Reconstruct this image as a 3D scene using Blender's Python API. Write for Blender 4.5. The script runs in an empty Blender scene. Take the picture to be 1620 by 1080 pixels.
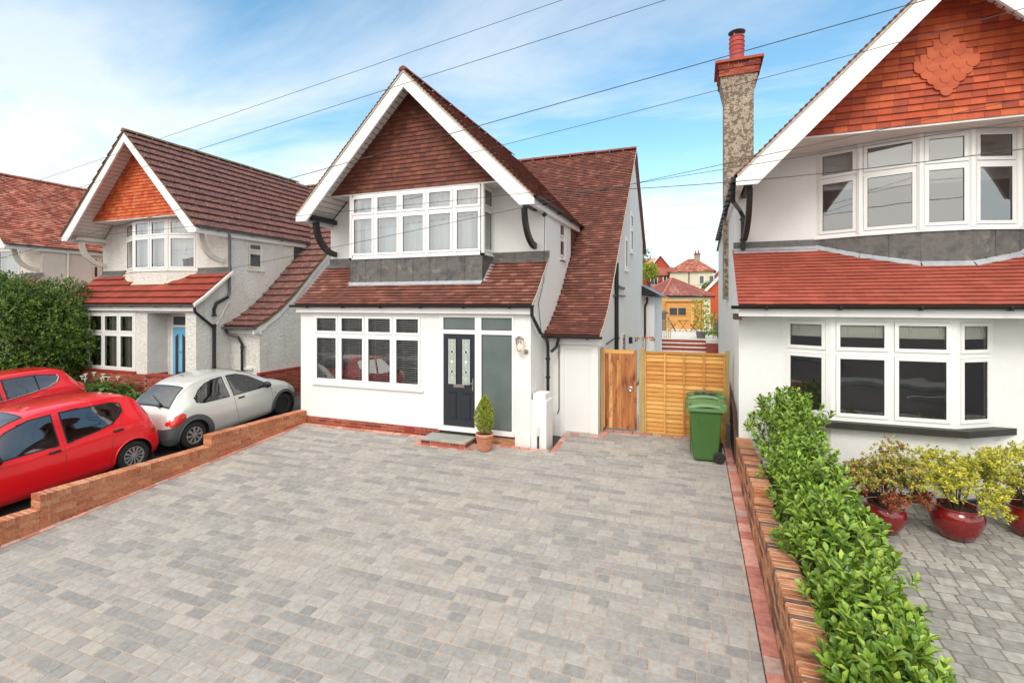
import bpy, math, random
from mathutils import Vector, Matrix
random.seed(7)
R = math.radians
V = Vector
sc = bpy.context.scene
col = sc.collection

# ------------------------------------------------------------------ camera
TH = math.atan(295/780.)
cd = bpy.data.cameras.new('camera'); cam = bpy.data.objects.new('camera', cd); col.objects.link(cam)
cam.location = (0, 0, 2.9); cam.rotation_euler = (R(90), 0, TH)
cd.sensor_width = 36; cd.lens = 36*780/1620.; cd.shift_x = 0; cd.shift_y = -60/1620.
cd.clip_end = 3000; cd.clip_start = 0.05
sc.camera = cam
# ------------------------------------------------------------------ light
SUN_EL, SUN_AZ = R(44), R(176)      # azimuth clockwise from +Y
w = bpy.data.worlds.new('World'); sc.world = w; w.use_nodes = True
nt = w.node_tree; nt.nodes.clear()
def N(t, ty, **k):
    n = t.nodes.new(ty)
    for a, b in k.items(): setattr(n, a, b)
    return n
sky = N(nt, 'ShaderNodeTexSky', sky_type='NISHITA'); sky.sun_disc = False
sky.sun_elevation = SUN_EL; sky.sun_rotation = SUN_AZ; sky.air_density = 1.0; sky.dust_density = 0.6; sky.ozone_density = 2.0
tc = N(nt, 'ShaderNodeTexCoord')
sep = N(nt, 'ShaderNodeSeparateXYZ'); nt.links.new(tc.outputs['Generated'], sep.inputs[0])
# project the direction on a cloud layer: (x, y)/(z+.12)
den = N(nt, 'ShaderNodeMath', operation='ADD'); den.inputs[1].default_value = .16
mx0 = N(nt, 'ShaderNodeMath', operation='MAXIMUM'); mx0.inputs[1].default_value = 0.0
nt.links.new(sep.outputs[2], mx0.inputs[0]); nt.links.new(mx0.outputs[0], den.inputs[0])
dx = N(nt, 'ShaderNodeMath', operation='DIVIDE'); dy = N(nt, 'ShaderNodeMath', operation='DIVIDE')
nt.links.new(sep.outputs[0], dx.inputs[0]); nt.links.new(den.outputs[0], dx.inputs[1])
nt.links.new(sep.outputs[1], dy.inputs[0]); nt.links.new(den.outputs[0], dy.inputs[1])
cmb = N(nt, 'ShaderNodeCombineXYZ'); nt.links.new(dx.outputs[0], cmb.inputs[0]); nt.links.new(dy.outputs[0], cmb.inputs[1])
mp = N(nt, 'ShaderNodeMapping'); mp.inputs['Scale'].default_value = (.55, 1.15, 1); mp.inputs['Rotation'].default_value = (0, 0, R(24)); mp.inputs['Location'].default_value = (3.1, .6, 0)
nt.links.new(cmb.outputs[0], mp.inputs[0])
no = N(nt, 'ShaderNodeTexNoise'); no.inputs['Scale'].default_value = 1.3; no.inputs['Detail'].default_value = 9; no.inputs['Roughness'].default_value = .58; no.inputs['Distortion'].default_value = .35
nt.links.new(mp.outputs[0], no.inputs['Vector'])
cr = N(nt, 'ShaderNodeValToRGB'); cr.color_ramp.elements[0].position = .42; cr.color_ramp.elements[1].position = .66
cr.color_ramp.elements[0].color = (0, 0, 0, 1); cr.color_ramp.elements[1].color = (1, 1, 1, 1)
lf = N(nt, 'ShaderNodeMath', operation='MULTIPLY_ADD'); lf.inputs[1].default_value = -.085; nt.links.new(sep.outputs[0], lf.inputs[0]); nt.links.new(no.outputs[0], lf.inputs[2])
nt.links.new(lf.outputs[0], cr.inputs[0])   # more cloud to the west
# thicker towards the horizon, thinner overhead
hz = N(nt, 'ShaderNodeMapRange'); hz.inputs[1].default_value = .02; hz.inputs[2].default_value = .72; hz.inputs[3].default_value = 1.0; hz.inputs[4].default_value = .22
nt.links.new(sep.outputs[2], hz.inputs[0])
cov = N(nt, 'ShaderNodeMath', operation='MULTIPLY_ADD'); cov.use_clamp = True
nt.links.new(cr.outputs[0], cov.inputs[0]); nt.links.new(hz.outputs[0], cov.inputs[1])
h2 = N(nt, 'ShaderNodeMapRange'); h2.inputs[1].default_value = .0; h2.inputs[2].default_value = .30; h2.inputs[3].default_value = .60; h2.inputs[4].default_value = .0
nt.links.new(sep.outputs[2], h2.inputs[0]); nt.links.new(h2.outputs[0], cov.inputs[2])
# brighter, warmer clouds round the sun, added behind the camera to light the fronts
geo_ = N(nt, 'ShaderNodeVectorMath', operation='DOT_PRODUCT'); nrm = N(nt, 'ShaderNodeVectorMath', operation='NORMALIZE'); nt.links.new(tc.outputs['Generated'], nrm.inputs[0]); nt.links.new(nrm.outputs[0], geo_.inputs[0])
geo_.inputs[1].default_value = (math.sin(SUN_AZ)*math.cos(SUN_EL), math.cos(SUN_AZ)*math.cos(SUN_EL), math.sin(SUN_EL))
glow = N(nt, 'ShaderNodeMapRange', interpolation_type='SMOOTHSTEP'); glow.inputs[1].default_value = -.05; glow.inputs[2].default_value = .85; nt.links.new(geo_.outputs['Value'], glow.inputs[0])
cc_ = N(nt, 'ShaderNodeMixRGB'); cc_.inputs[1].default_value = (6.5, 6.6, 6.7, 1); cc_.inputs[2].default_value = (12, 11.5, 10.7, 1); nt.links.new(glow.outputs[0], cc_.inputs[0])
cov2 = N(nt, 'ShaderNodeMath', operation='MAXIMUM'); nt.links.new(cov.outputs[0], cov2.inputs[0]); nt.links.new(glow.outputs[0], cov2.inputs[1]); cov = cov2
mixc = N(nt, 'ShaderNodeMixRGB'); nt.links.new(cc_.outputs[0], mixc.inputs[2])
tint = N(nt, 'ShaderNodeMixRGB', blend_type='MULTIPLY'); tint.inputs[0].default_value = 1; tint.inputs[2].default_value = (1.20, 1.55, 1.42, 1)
nt.links.new(sky.outputs[0], tint.inputs[1])
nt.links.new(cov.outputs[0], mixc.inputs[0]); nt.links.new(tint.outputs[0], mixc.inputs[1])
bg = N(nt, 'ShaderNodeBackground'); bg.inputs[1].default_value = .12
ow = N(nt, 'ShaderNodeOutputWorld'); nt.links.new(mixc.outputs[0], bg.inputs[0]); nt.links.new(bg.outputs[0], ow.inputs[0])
sd = bpy.data.lights.new('sun', 'SUN'); sd.energy = 1.05; sd.angle = R(20); sd.color = (1, .95, .88)
sun = bpy.data.objects.new('sun', sd); col.objects.link(sun)
sdir = V((math.sin(SUN_AZ)*math.cos(SUN_EL), math.cos(SUN_AZ)*math.cos(SUN_EL), math.sin(SUN_EL)))
sun.rotation_euler = (-sdir).to_track_quat('-Z', 'Y').to_euler(); sun.location = (0, -20, 40)
sc.view_settings.view_transform = 'Standard'; sc.view_settings.look = 'None'
sc.view_settings.exposure = 0.54; sc.view_settings.gamma = 1
sc.cycles.max_bounces = 8; sc.cycles.transparent_max_bounces = 16; sc.cycles.use_denoising = True

# ------------------------------------------------------------------ materials
def M(name, cols, rough=.7, island=False, ns=None, na=.5, bump=None, metal=0, spec=.5, coat=0, grime=None, grime2=None, wave=None, emit=None):
    """cols: 1..n colours. island: one colour per loose piece. ns: noise scale mixing the colours. bump=(scale, strength, dist)"""
    m = bpy.data.materials.new(name); m.use_nodes = True; t = m.node_tree
    b = t.nodes['Principled BSDF']; b.inputs['Roughness'].default_value = rough; b.inputs['Metallic'].default_value = metal
    b.inputs['Specular IOR Level'].default_value = spec
    if coat: b.inputs['Coat Weight'].default_value = coat; b.inputs['Coat Roughness'].default_value = .05
    L = t.links; tx = N(t, 'ShaderNodeTexCoord')
    cols = [tuple(c)+(1,) for c in cols]
    def ramp(fac, cs, lo=0., hi=1.):
        r = N(t, 'ShaderNodeValToRGB'); e = r.color_ramp.elements; r.color_ramp.interpolation = 'LINEAR'
        e[0].color = cs[0]; e[0].position = lo; e[1].color = cs[-1]; e[1].position = hi
        for i, c in enumerate(cs[1:-1], 1):
            q = e.new(lo+(hi-lo)*i/(len(cs)-1)); q.color = c
        L.new(fac, r.inputs[0]); return r.outputs[0]
    def noise(s, d=5, ro=.6, vec=None):
        n = N(t, 'ShaderNodeTexNoise'); n.inputs['Detail'].default_value = d; n.inputs['Roughness'].default_value = ro
        if isinstance(s, tuple):
            mpn = N(t, 'ShaderNodeMapping'); mpn.inputs['Scale'].default_value = s; L.new(tx.outputs['Object'], mpn.inputs[0]); L.new(mpn.outputs[0], n.inputs['Vector']); n.inputs['Scale'].default_value = 1
        else:
            n.inputs['Scale'].default_value = s; L.new(tx.outputs['Object'], n.inputs['Vector'])
        return n.outputs[0]
    if island:
        g = N(t, 'ShaderNodeNewGeometry'); out = ramp(g.outputs['Random Per Island'], cols+cols[-1:]); out.node.color_ramp.interpolation = 'CONSTANT'
        if ns:
            mm = N(t, 'ShaderNodeMixRGB', blend_type='MULTIPLY'); mm.inputs[0].default_value = 1
            v = ramp(noise(ns), [(1-na,)*3+(1,), (1+na*.4,)*3+(1,)], .3, .7)
            L.new(out, mm.inputs[1]); L.new(v, mm.inputs[2]); out = mm.outputs[0]
    elif ns and len(cols) > 1: out = ramp(noise(ns), cols, .32, .68)
    else:
        rgb = N(t, 'ShaderNodeRGB'); rgb.outputs[0].default_value = cols[0]; out = rgb.outputs[0]
    for grime in [q for q in (grime, grime2) if q]:   # (scale, colour, lo, hi)
        mm = N(t, 'ShaderNodeMixRGB'); f = ramp(noise(grime[0], 7, .65), [(0, 0, 0, 1), (1, 1, 1, 1)], grime[2], grime[3])
        L.new(f, mm.inputs[0]); L.new(out, mm.inputs[1]); mm.inputs[2].default_value = tuple(grime[1])+(1,); out = mm.outputs[0]
    L.new(out, b.inputs['Base Color'])
    if bump:
        bn = N(t, 'ShaderNodeBump'); bn.inputs['Strength'].default_value = bump[1]; bn.inputs['Distance'].default_value = bump[2]
        L.new(noise(bump[0], 6, .65), bn.inputs['Height']); L.new(bn.outputs[0], b.inputs['Normal'])
    if emit: b.inputs['Emission Color'].default_value = tuple(emit[0])+(1,); b.inputs['Emission Strength'].default_value = emit[1]
    return m
def glassmat(name, tint=(.75, .8, .8), refl=1.0, rough=.012, f0=.06):
    m = bpy.data.materials.new(name); m.use_nodes = True; t = m.node_tree; t.nodes.clear(); L = t.links
    o = N(t, 'ShaderNodeOutputMaterial'); mx = N(t, 'ShaderNodeMixShader'); tr = N(t, 'ShaderNodeBsdfTransparent'); gl = N(t, 'ShaderNodeBsdfGlossy')
    tr.inputs[0].default_value = tint+(1,); gl.inputs['Roughness'].default_value = rough; gl.inputs[0].default_value = (refl,)*3+(1,)
    lw = N(t, 'ShaderNodeFresnel'); lw.inputs[0].default_value = 1.6
    ad = N(t, 'ShaderNodeMath', operation='ADD'); ad.inputs[1].default_value = f0; ad.use_clamp = True
    tx = N(t, 'ShaderNodeTexCoord'); n = N(t, 'ShaderNodeTexNoise'); n.inputs['Scale'].default_value = 1.1; L.new(tx.outputs['Object'], n.inputs['Vector'])
    bp = N(t, 'ShaderNodeBump'); bp.inputs['Strength'].default_value = .25; bp.inputs['Distance'].default_value = .02; L.new(n.outputs[0], bp.inputs['Height']); L.new(bp.outputs[0], gl.inputs['Normal'])
    L.new(lw.outputs[0], ad.inputs[0]); L.new(ad.outputs[0], mx.inputs[0]); L.new(tr.outputs[0], mx.inputs[1]); L.new(gl.outputs[0], mx.inputs[2]); L.new(mx.outputs[0], o.inputs[0])
    return m
MT = dict(
 render_smooth=M('render_smooth', [(.80, .80, .79), (.76, .76, .75)], .85, ns=.9, bump=(60, .12, .004), grime=((.6, .6, .35), (.70, .69, .66), .56, .8)),
 render_rough=M('render_rough', [(.70, .68, .64), (.79, .775, .74)], .95, ns=1.4, bump=(16, 1.0, .06), grime=((1.6, 1.6, .5), (.50, .46, .40), .56, .80)),
 render_text=M('render_textured', [(.80, .80, .79), (.76, .76, .75)], .92, ns=1.2, bump=(34, .55, .014)),
 render_beige=M('render_beige', [(.62, .56, .50), (.70, .64, .57)], .95, ns=1.4, bump=(22, .9, .02)),
 tile_brown=M('tile_roof_brown', [(.160, .056, .041), (.20, .070, .050), (.235, .083, .056), (.175, .062, .045), (.30, .125, .085), (.21, .074, .052), (.18, .062, .046)], .8, True, ns=3, na=.3, bump=(90, .3, .004)),
 tile_hang=M('tile_hanging_brown', [(.165, .050, .032), (.20, .062, .038), (.135, .043, .030), (.225, .075, .045), (.185, .056, .035), (.155, .05, .034)], .8, True, ns=8, na=.3, bump=(90, .3, .004)),
 tile_orange=M('tile_hanging_orange', [(.58, .105, .030), (.66, .135, .038), (.52, .085, .026), (.64, .16, .06)], .8, True, ns=8, na=.22, bump=(90, .3, .004)),
 tile_rh=M('tile_hanging_red', [(.50, .085, .030), (.56, .11, .038), (.40, .065, .028), (.60, .13, .042), (.46, .075, .03), (.53, .10, .036), (.36, .065, .03)], .75, True, ns=6, na=.2, bump=(90, .3, .004)),
 tile_dm=M('tile_scalloped', [(.54, .11, .040), (.58, .125, .045), (.50, .095, .036)], .7, True, ns=6, na=.15),
 tile_rhroof=M('tile_lean_to_red', [(.375, .086, .056), (.40, .095, .062), (.35, .078, .05)], .62, True, ns=2.5, na=.18, bump=(60, .15, .003)),
 tile_far=M('tile_roof_red', [(.42, .12, .08), (.52, .17, .11), (.34, .09, .06), (.60, .26, .18)], .85, True, ns=1.1, na=.45, bump=(60, .3, .004)),
 tile_conc=M('tile_concrete', [(.150, .050, .040), (.185, .062, .050), (.125, .042, .036)], .85, True, ns=6, na=.3, grime=(30, (.52, .42, .37), .55, .66), grime2=(2.4, (.25, .15, .06), .60, .80), bump=(40, .5, .01)),
 tile_conc_red=M('tile_concrete_red', [(.30, .045, .025), (.33, .055, .03), (.27, .04, .024)], .8, True, ns=3, na=.25, bump=(40, .3, .005)),
 moss=M('ridge_mossy', [(.12, .075, .045), (.16, .14, .05), (.20, .10, .05)], .95, ns=7, bump=(30, .8, .02)),
 ridge=M('ridge_clay', [(.27, .075, .045), (.22, .06, .04)], .8, True, ns=6, na=.25),
 mortar=M('mortar', [(.54, .46, .36), (.62, .54, .44)], .95, ns=9, bump=(60, .5, .006)),
 under=M('roof_underlay', [(.07, .03, .025)], .9),
 upvc=M('white_upvc', [(.84, .84, .83), (.80, .80, .79)], .35, ns=.7),
 board=M('white_board', [(.82, .82, .81), (.76, .76, .75)], .45, ns=1.5),
 oldwhite=M('old_white_paint', [(.74, .72, .66), (.62, .58, .50)], .7, ns=2.2, bump=(30, .4, .006)),
 soffit=M('white_soffit', [(.74, .72, .69), (.68, .66, .62)], .6, ns=1.1),
 black=M('black_plastic', [(.012, .012, .013)], .35),
 blackwood=M('black_painted_timber', [(.022, .018, .016), (.03, .026, .022)], .5, ns=8, bump=(20, .3, .005)),
 greypipe=M('grey_painted_metal', [(.10, .105, .11), (.15, .15, .15)], .5, ns=4),
 gasket=M('gasket', [(.03, .03, .03)], .5),
 lead=M('lead_sheet', [(.065, .065, .068), (.14, .132, .125), (.085, .082, .08)], .6, ns=3.2, metal=.1, bump=(5, .6, .03), grime=(5, (.30, .265, .22), .58, .78)),
 leadlight=M('lead_new', [(.36, .39, .42), (.48, .51, .54)], .5, ns=5, metal=.2, bump=(10, .5, .01)),
 brick=M('brick_orange', [(.52, .19, .085), (.56, .225, .105), (.47, .155, .07), (.58, .25, .125), (.42, .13, .065), (.54, .205, .095), (.50, .175, .08)], .9, True, ns=22, na=.4, bump=(60, .7, .008)),
 brickdark=M('brick_dark_band', [(.58, .25, .12), (.22, .10, .065), (.56, .22, .10), (.38, .15, .08), (.62, .30, .15), (.50, .18, .08), (.17, .085, .06), (.58, .25, .12), (.60, .27, .13)], .9, True, ns=(7, 34, 24), na=.62, bump=(60, .7, .008)),
 brickred=M('brick_red', [(.30, .055, .03), (.38, .075, .04), (.22, .04, .028), (.42, .10, .05)], .9, True, ns=22, na=.35, bump=(60, .7, .008)),
 redpaint=M('red_sill_paint', [(.26, .03, .025), (.32, .045, .035)], .6, ns=4),
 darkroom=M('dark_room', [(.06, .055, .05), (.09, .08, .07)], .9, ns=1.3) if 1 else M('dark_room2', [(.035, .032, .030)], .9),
 curtain=M('net_curtain', [(.66, .74, .77), (.72, .79, .81)], .9, ns=2),
 curtain2=M('beige_curtain', [(.34, .33, .28), (.42, .40, .36)], .9, ns=2),
 blind=M('white_blind', [(.70, .70, .69)], .5),
 romanblind=M('cream_blind', [(.80, .79, .70), (.74, .73, .64)], .8, ns=3),
 frosted=M('frosted_glass', [(.105, .135, .130), (.14, .17, .165)], .22, ns=1.2, spec=.7),
 navy=M('navy_door_paint', [(.022, .026, .036)], .32, bump=((90, 90, 4), .12, .002)),
 bluedoor=M('blue_door_paint', [(.17, .47, .72)], .4),
 chrome=M('brushed_metal', [(.55, .52, .48)], .28, metal=1),
 leaded=M('leaded_glass', [(.30, .36, .32), (.42, .48, .44)], .25, ns=20),
 whiteline=M('white_came', [(.75, .77, .72)], .4),
 stone=M('slate_slab', [(.34, .35, .32), (.27, .29, .27), (.40, .38, .32)], .7, ns=3, bump=(16, .4, .006)),
 paver=M('paver_light', [(.365, .345, .318), (.39, .37, .342), (.345, .327, .302), (.375, .357, .332)], .88, True, ns=18, na=.22, bump=(70, .6, .004), grime=(.5, (.44, .385, .32), .5, .95), grime2=(1.9, (.24, .215, .19), .60, .95)),
 paverm=M('paver_mid', [(.315, .303, .287), (.335, .322, .304), (.295, .286, .272)], .88, True, ns=18, na=.22, bump=(70, .6, .004), grime=(.5, (.40, .355, .30), .5, .95), grime2=(1.9, (.22, .20, .18), .60, .95)),
 paverd=M('paver_dark', [(.275, .268, .26), (.29, .281, .272), (.262, .256, .25)], .88, True, ns=18, na=.24, bump=(70, .6, .004), grime=(.5, (.36, .32, .275), .55, 1.0)),
 darkbrick=M('dark_stained_brick', [(.075, .045, .035), (.11, .06, .042)], .95, ns=9, bump=(20, .8, .02)),
 carclear=glassmat('car_window_glass', (.50, .56, .55), 1.0, .01, .11), seat=M('car_seat', [(.05, .05, .055), (.075, .075, .08)], .85, ns=5),
 paverw=M('paver_weathered', [(.30, .29, .265), (.35, .34, .31), (.265, .258, .24), (.38, .365, .33)], .9, True, ns=12, na=.3, bump=(60, .7, .006)),
 kerb=M('paver_red', [(.58, .25, .19), (.66, .34, .27), (.50, .20, .155), (.50, .34, .29)], .88, True, ns=14, na=.3, bump=(60, .5, .004)),
 kerbdark=M('paver_red_dark', [(.30, .05, .03), (.36, .07, .04)], .85, True, ns=14, na=.3, bump=(60, .5, .004)),
 sand=M('joint_sand', [(.44, .33, .25), (.30, .27, .24)], .98, ns=2.2, bump=(90, .5, .004)),
 sanddark=M('joint_dark', [(.16, .14, .115), (.24, .205, .17)], .98, ns=1.5),
 asphalt=M('asphalt', [(.045, .044, .043), (.065, .062, .058)], .9, ns=2, bump=(90, .7, .006), grime=(1.1, (.10, .075, .05), .55, .75)),
 pavement=M('pavement_slabs', [(.30, .29, .27), (.25, .245, .235)], .9, ns=3, bump=(40, .3, .004)),
 grass=M('grass_ground', [(.06, .085, .025), (.09, .12, .035)], .95, ns=2, bump=(30, .8, .03)),
 soil=M('soil', [(.05, .032, .02), (.08, .05, .032)], .98, ns=14, bump=(40, .8, .02)),
 wood=M('fence_pine', [(.66, .32, .075), (.74, .40, .11), (.58, .25, .055)], .75, True, ns=(3, 3, 26), na=.28, bump=((4, 4, 60), .25, .004), grime=(14, (.30, .12, .035), .70, .76)),
 woodred=M('gate_cedar', [(.50, .19, .06), (.58, .25, .08), (.40, .13, .045), (.70, .38, .14), (.46, .17, .055)], .7, True, ns=(14, 14, 1.3), na=.5, bump=((60, 60, 4), .25, .004), grime=((9, 9, 2.2), (.17, .035, .014), .53, .64)),
 woodgreen=M('treated_post', [(.44, .32, .13), (.36, .27, .11), (.5, .38, .17)], .8, ns=(20, 20, 1.5), bump=((60, 60, 4), .25, .004)),
 shedwood=M('shed_pine', [(.60, .29, .075), (.66, .34, .10)], .75, True, ns=(2, 2, 20), na=.2),
 bin=M('bin_green', [(.050, .135, .030), (.062, .155, .038)], .42, ns=2, bump=(160, .12, .002)),
 binlid=M('bin_lid_green', [(.12, .24, .09), (.09, .20, .07)], .5, ns=3, bump=(160, .12, .002)),
 bindark=M('bin_dirty', [(.10, .085, .075)], .7),
 rubber=M('rubber', [(.018, .018, .018)], .75, bump=(60, .2, .003)),
 terra=M('terracotta', [(.50, .17, .085), (.62, .29, .19), (.54, .20, .11)], .8, ns=9, bump=(20, .3, .004)),
 redglaze=M('red_glaze', [(.24, .012, .012), (.17, .008, .009)], .15, ns=3, coat=.6),
 pebble=M('pebbledash', [(.24, .19, .135), (.52, .44, .34), (.12, .09, .065), (.46, .36, .25)], .95, ns=11, bump=(26, 1.0, .03)),
 claypot=M('chimney_clay', [(.42, .06, .05), (.34, .045, .04)], .6, ns=6),
 bark=M('bark', [(.09, .062, .04), (.14, .10, .07)], .95, ns=12, bump=(30, .8, .01)),
 leafh=M('leaf_laurel', [(.07, .145, .014), (.16, .28, .026), (.25, .39, .045), (.11, .21, .02), (.36, .48, .07), (.20, .33, .035)], .38, True, spec=.5),
 leaft=M('leaf_dark', [(.03, .080, .010), (.065, .135, .014), (.11, .20, .02), (.18, .27, .028), (.045, .10, .012)], .45, True),
 leafy=M('leaf_yellow', [(.55, .50, .045), (.38, .41, .05), (.70, .60, .07), (.26, .33, .04), (.50, .48, .10)], .5, True),
 leafb=M('leaf_bronze', [(.32, .34, .07), (.42, .38, .09), (.22, .27, .05), (.46, .22, .06), (.50, .46, .10)], .5, True),
 leafr=M('leaf_red', [(.28, .05, .02), (.20, .06, .03), (.34, .10, .03)], .5, True),
 leafc=M('leaf_conifer', [(.24, .30, .025), (.36, .42, .04), (.48, .50, .07), (.14, .21, .02)], .5, True),
 leafl=M('leaf_lily', [(.03, .11, .018), (.05, .15, .025), (.08, .20, .03)], .35, True),
 flower=M('flower_white', [(.80, .78, .66)], .6),
 cable=M('cable_black', [(.045, .05, .055)], .6),
 carred=M('car_paint_red', [(.80, .004, .012)], .30, coat=1.0),
 carred2=M('car_paint_red_deep', [(.74, .004, .010)], .30, coat=1.0),
 carsilver=M('car_paint_silver', [(.60, .60, .57), (.66, .66, .63)], .36, metal=.3, ns=1, coat=.8),
 cladding=M('car_cladding', [(.075, .08, .085), (.06, .065, .07)], .6, ns=4),
 carglass=M('car_glass', [(.022, .028, .028), (.06, .07, .07)], .03, ns=2.2, spec=.8),
 carglassr=M('car_glass_rear', [(.16, .20, .18), (.24, .28, .25)], .04, ns=2.0, spec=.8),
 hub=M('hubcap_silver', [(.50, .50, .49)], .35, metal=.6),
 lampred=M('lamp_red', [(.62, .02, .012)], .12, coat=1),
 lamporange=M('lamp_orange', [(.85, .16, .02)], .12, coat=1),
 flames=M('lamp_flame', [(1, .6, .3)], .5, emit=((1, .52, .26), 6)),
 patio=M('patio_stone', [(.62, .58, .52), (.68, .64, .58)], .8, ns=3),
 stepred=M('step_brick_red', [(.26, .05, .032), (.32, .07, .045)], .85, ns=7),
 tileshed=M('tile_garage', [(.40, .14, .11), (.46, .17, .13), (.36, .12, .095)], .8, True, ns=3, na=.2),
 cream=M('cream_wall', [(.72, .66, .52), (.66, .60, .47)], .9, ns=1.5),
 redwall=M('red_tile_wall', [(.36, .055, .035), (.42, .075, .045)], .85, ns=5),
 glass=glassmat('window_glass', (.93, .95, .95), 1.0, .012, .10),
 glassb=glassmat('window_glass_bright', (.93, .95, .96), 1.0, .01, .16),
 glassdark=M('dark_window', [(.05, .06, .065)], .05, spec=.8),
)

# ------------------------------------------------------------------ mesh builder
class MB:
    def __init__(s): s.v = []; s.f = []; s.m = []; s.mats = []
    def mi(s, m):
        if m not in s.mats: s.mats.append(m)
        return s.mats.index(m)
    def face(s, pts, m):
        i = len(s.v); s.v += [tuple(p) for p in pts]; s.f.append(tuple(range(i, i+len(pts)))); s.m.append(s.mi(m))
    def geo(s, vs, fs, m):
        i = len(s.v); s.v += [tuple(p) for p in vs]; k = s.mi(m)
        for f in fs: s.f.append(tuple(a+i for a in f)); s.m.append(k)
    def box(s, x0, x1, y0, y1, z0, z1, m):
        s.geo([(x0,y0,z0),(x1,y0,z0),(x1,y1,z0),(x0,y1,z0),(x0,y0,z1),(x1,y0,z1),(x1,y1,z1),(x0,y1,z1)],
              [(0,3,2,1),(4,5,6,7),(0,1,5,4),(1,2,6,5),(2,3,7,6),(3,0,4,7)], m)
    def bbox(s, x0, x1, y0, y1, z0, z1, m, b=.006):
        """box with chamfered top edges"""
        s.geo([(x0,y0,z0),(x1,y0,z0),(x1,y1,z0),(x0,y1,z0),(x0,y0,z1-b),(x1,y0,z1-b),(x1,y1,z1-b),(x0,y1,z1-b),
               (x0+b,y0+b,z1),(x1-b,y0+b,z1),(x1-b,y1-b,z1),(x0+b,y1-b,z1)],
              [(8,9,10,11),(0,1,5,4),(1,2,6,5),(2,3,7,6),(3,0,4,7),(4,5,9,8),(5,6,10,9),(6,7,11,10),(7,4,8,11)], m)
    def obox(s, P, ux, L, uy, D, uz, Hh, m):
        """box from corner P along three vectors"""
        P = V(P); a = V(ux)*L; b = V(uy)*D; c = V(uz)*Hh
        s.geo([P, P+a, P+a+b, P+b, P+c, P+a+c, P+a+b+c, P+b+c], [(0,3,2,1),(4,5,6,7),(0,1,5,4),(1,2,6,5),(2,3,7,6),(3,0,4,7)], m)
    def prism(s, poly, d, m):
        """poly: list of 3D points, extruded along vector d"""
        n = len(poly); d = V(d); vs = [V(p) for p in poly]+[V(p)+d for p in poly]
        s.geo(vs, [tuple(range(n))[::-1], tuple(range(n, 2*n))]+[(i, (i+1)%n, n+(i+1)%n, n+i) for i in range(n)], m)
    def tube(s, pts, r, m, n=8, caps=True):
        pts = [V(p) for p in pts]; rings = []; up = None
        for i, p in enumerate(pts):
            a = (pts[min(i+1, len(pts)-1)]-pts[max(i-1, 0)]).normalized()
            if up is None: up = a.orthogonal().normalized()
            up = (up-a*up.dot(a)).normalized(); sd_ = a.cross(up)
            rr = r[i] if isinstance(r, (list, tuple)) else r
            rings.append([p+(up*math.cos(2*math.pi*k/n)+sd_*math.sin(2*math.pi*k/n))*rr for k in range(n)])
        vs = [q for g in rings for q in g]; fs = []
        for i in range(len(rings)-1):
            for k in range(n): fs.append((i*n+k, i*n+(k+1)%n, (i+1)*n+(k+1)%n, (i+1)*n+k))
        if caps: fs += [tuple(range(n))[::-1], tuple(range((len(rings)-1)*n, len(rings)*n))]
        s.geo(vs, fs, m)
    def lathe(s, prof, c, m, n=28, ax='z'):
        vs = []; fs = []
        for (r, h) in prof:
            for k in range(n):
                a = 2*math.pi*k/n; x, y = r*math.cos(a), r*math.sin(a)
                p = (x, y, h) if ax == 'z' else ((h, x, y) if ax == 'x' else (x, h, y))
                vs.append((c[0]+p[0], c[1]+p[1], c[2]+p[2]))
        for i in range(len(prof)-1):
            for k in range(n): fs.append((i*n+k, i*n+(k+1)%n, (i+1)*n+(k+1)%n, (i+1)*n+k))
        s.geo(vs, fs, m)
    def grid(s, fn, nu, nv, m, skip=None):
        vs = [fn(i/nu, j/nv) for i in range(nu+1) for j in range(nv+1)]; fs = []
        for i in range(nu):
            for j in range(nv):
                if skip and skip((i+.5)/nu, (j+.5)/nv): continue
                a = i*(nv+1)+j; fs.append((a, a+nv+1, a+nv+2, a+1))
        s.geo(vs, fs, m)
    def leaf(s, p, d, up, L, Wd, m, fold=.25):
        d = d.normalized(); sd_ = d.cross(up)
        if sd_.length < 1e-4: sd_ = d.orthogonal()
        sd_.normalize(); n = sd_.cross(d)
        c = p+d*L*.5; l = p+d*L*.52+sd_*Wd*.5+n*Wd*fold; r = p+d*L*.52-sd_*Wd*.5+n*Wd*fold; t = p+d*L-n*L*.08
        s.geo([p, l, t, r, c], [(0, 4, 1), (1, 4, 2), (2, 4, 3), (3, 4, 0)], m)
    def ovate(s, p, d, up, L, Wd, m, fold=.18):
        d = d.normalized(); sd_ = d.cross(up)
        if sd_.length < 1e-4: sd_ = d.orthogonal()
        sd_.normalize(); n = sd_.cross(d)
        def q(f, w_, c): return p+d*L*f+sd_*Wd*w_+n*(abs(w_)*Wd*fold*2-L*c)
        s.geo([q(0, 0, 0), q(.36, .34, 0), q(.70, .5, .02), q(1, .08, .10), q(1, -.08, .10), q(.70, -.5, .02), q(.36, -.34, 0), q(.55, 0, 0)],
              [(0, 7, 1), (1, 7, 2), (2, 7, 4, 3), (4, 7, 5), (5, 7, 6), (6, 7, 0)], m)
    def build(s, name, parent=None, smooth=False, **props):
        me = bpy.data.meshes.new(name); me.from_pydata(s.v, [], s.f); me.update()
        for m in s.mats: me.materials.append(m)
        me.polygons.foreach_set('material_index', s.m)
        if smooth: me.polygons.foreach_set('use_smooth', [True]*len(s.f))
        o = bpy.data.objects.new(name, me); col.objects.link(o)
        if parent: o.parent = parent
        for a, b in props.items(): o[a] = b
        return o
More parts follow.
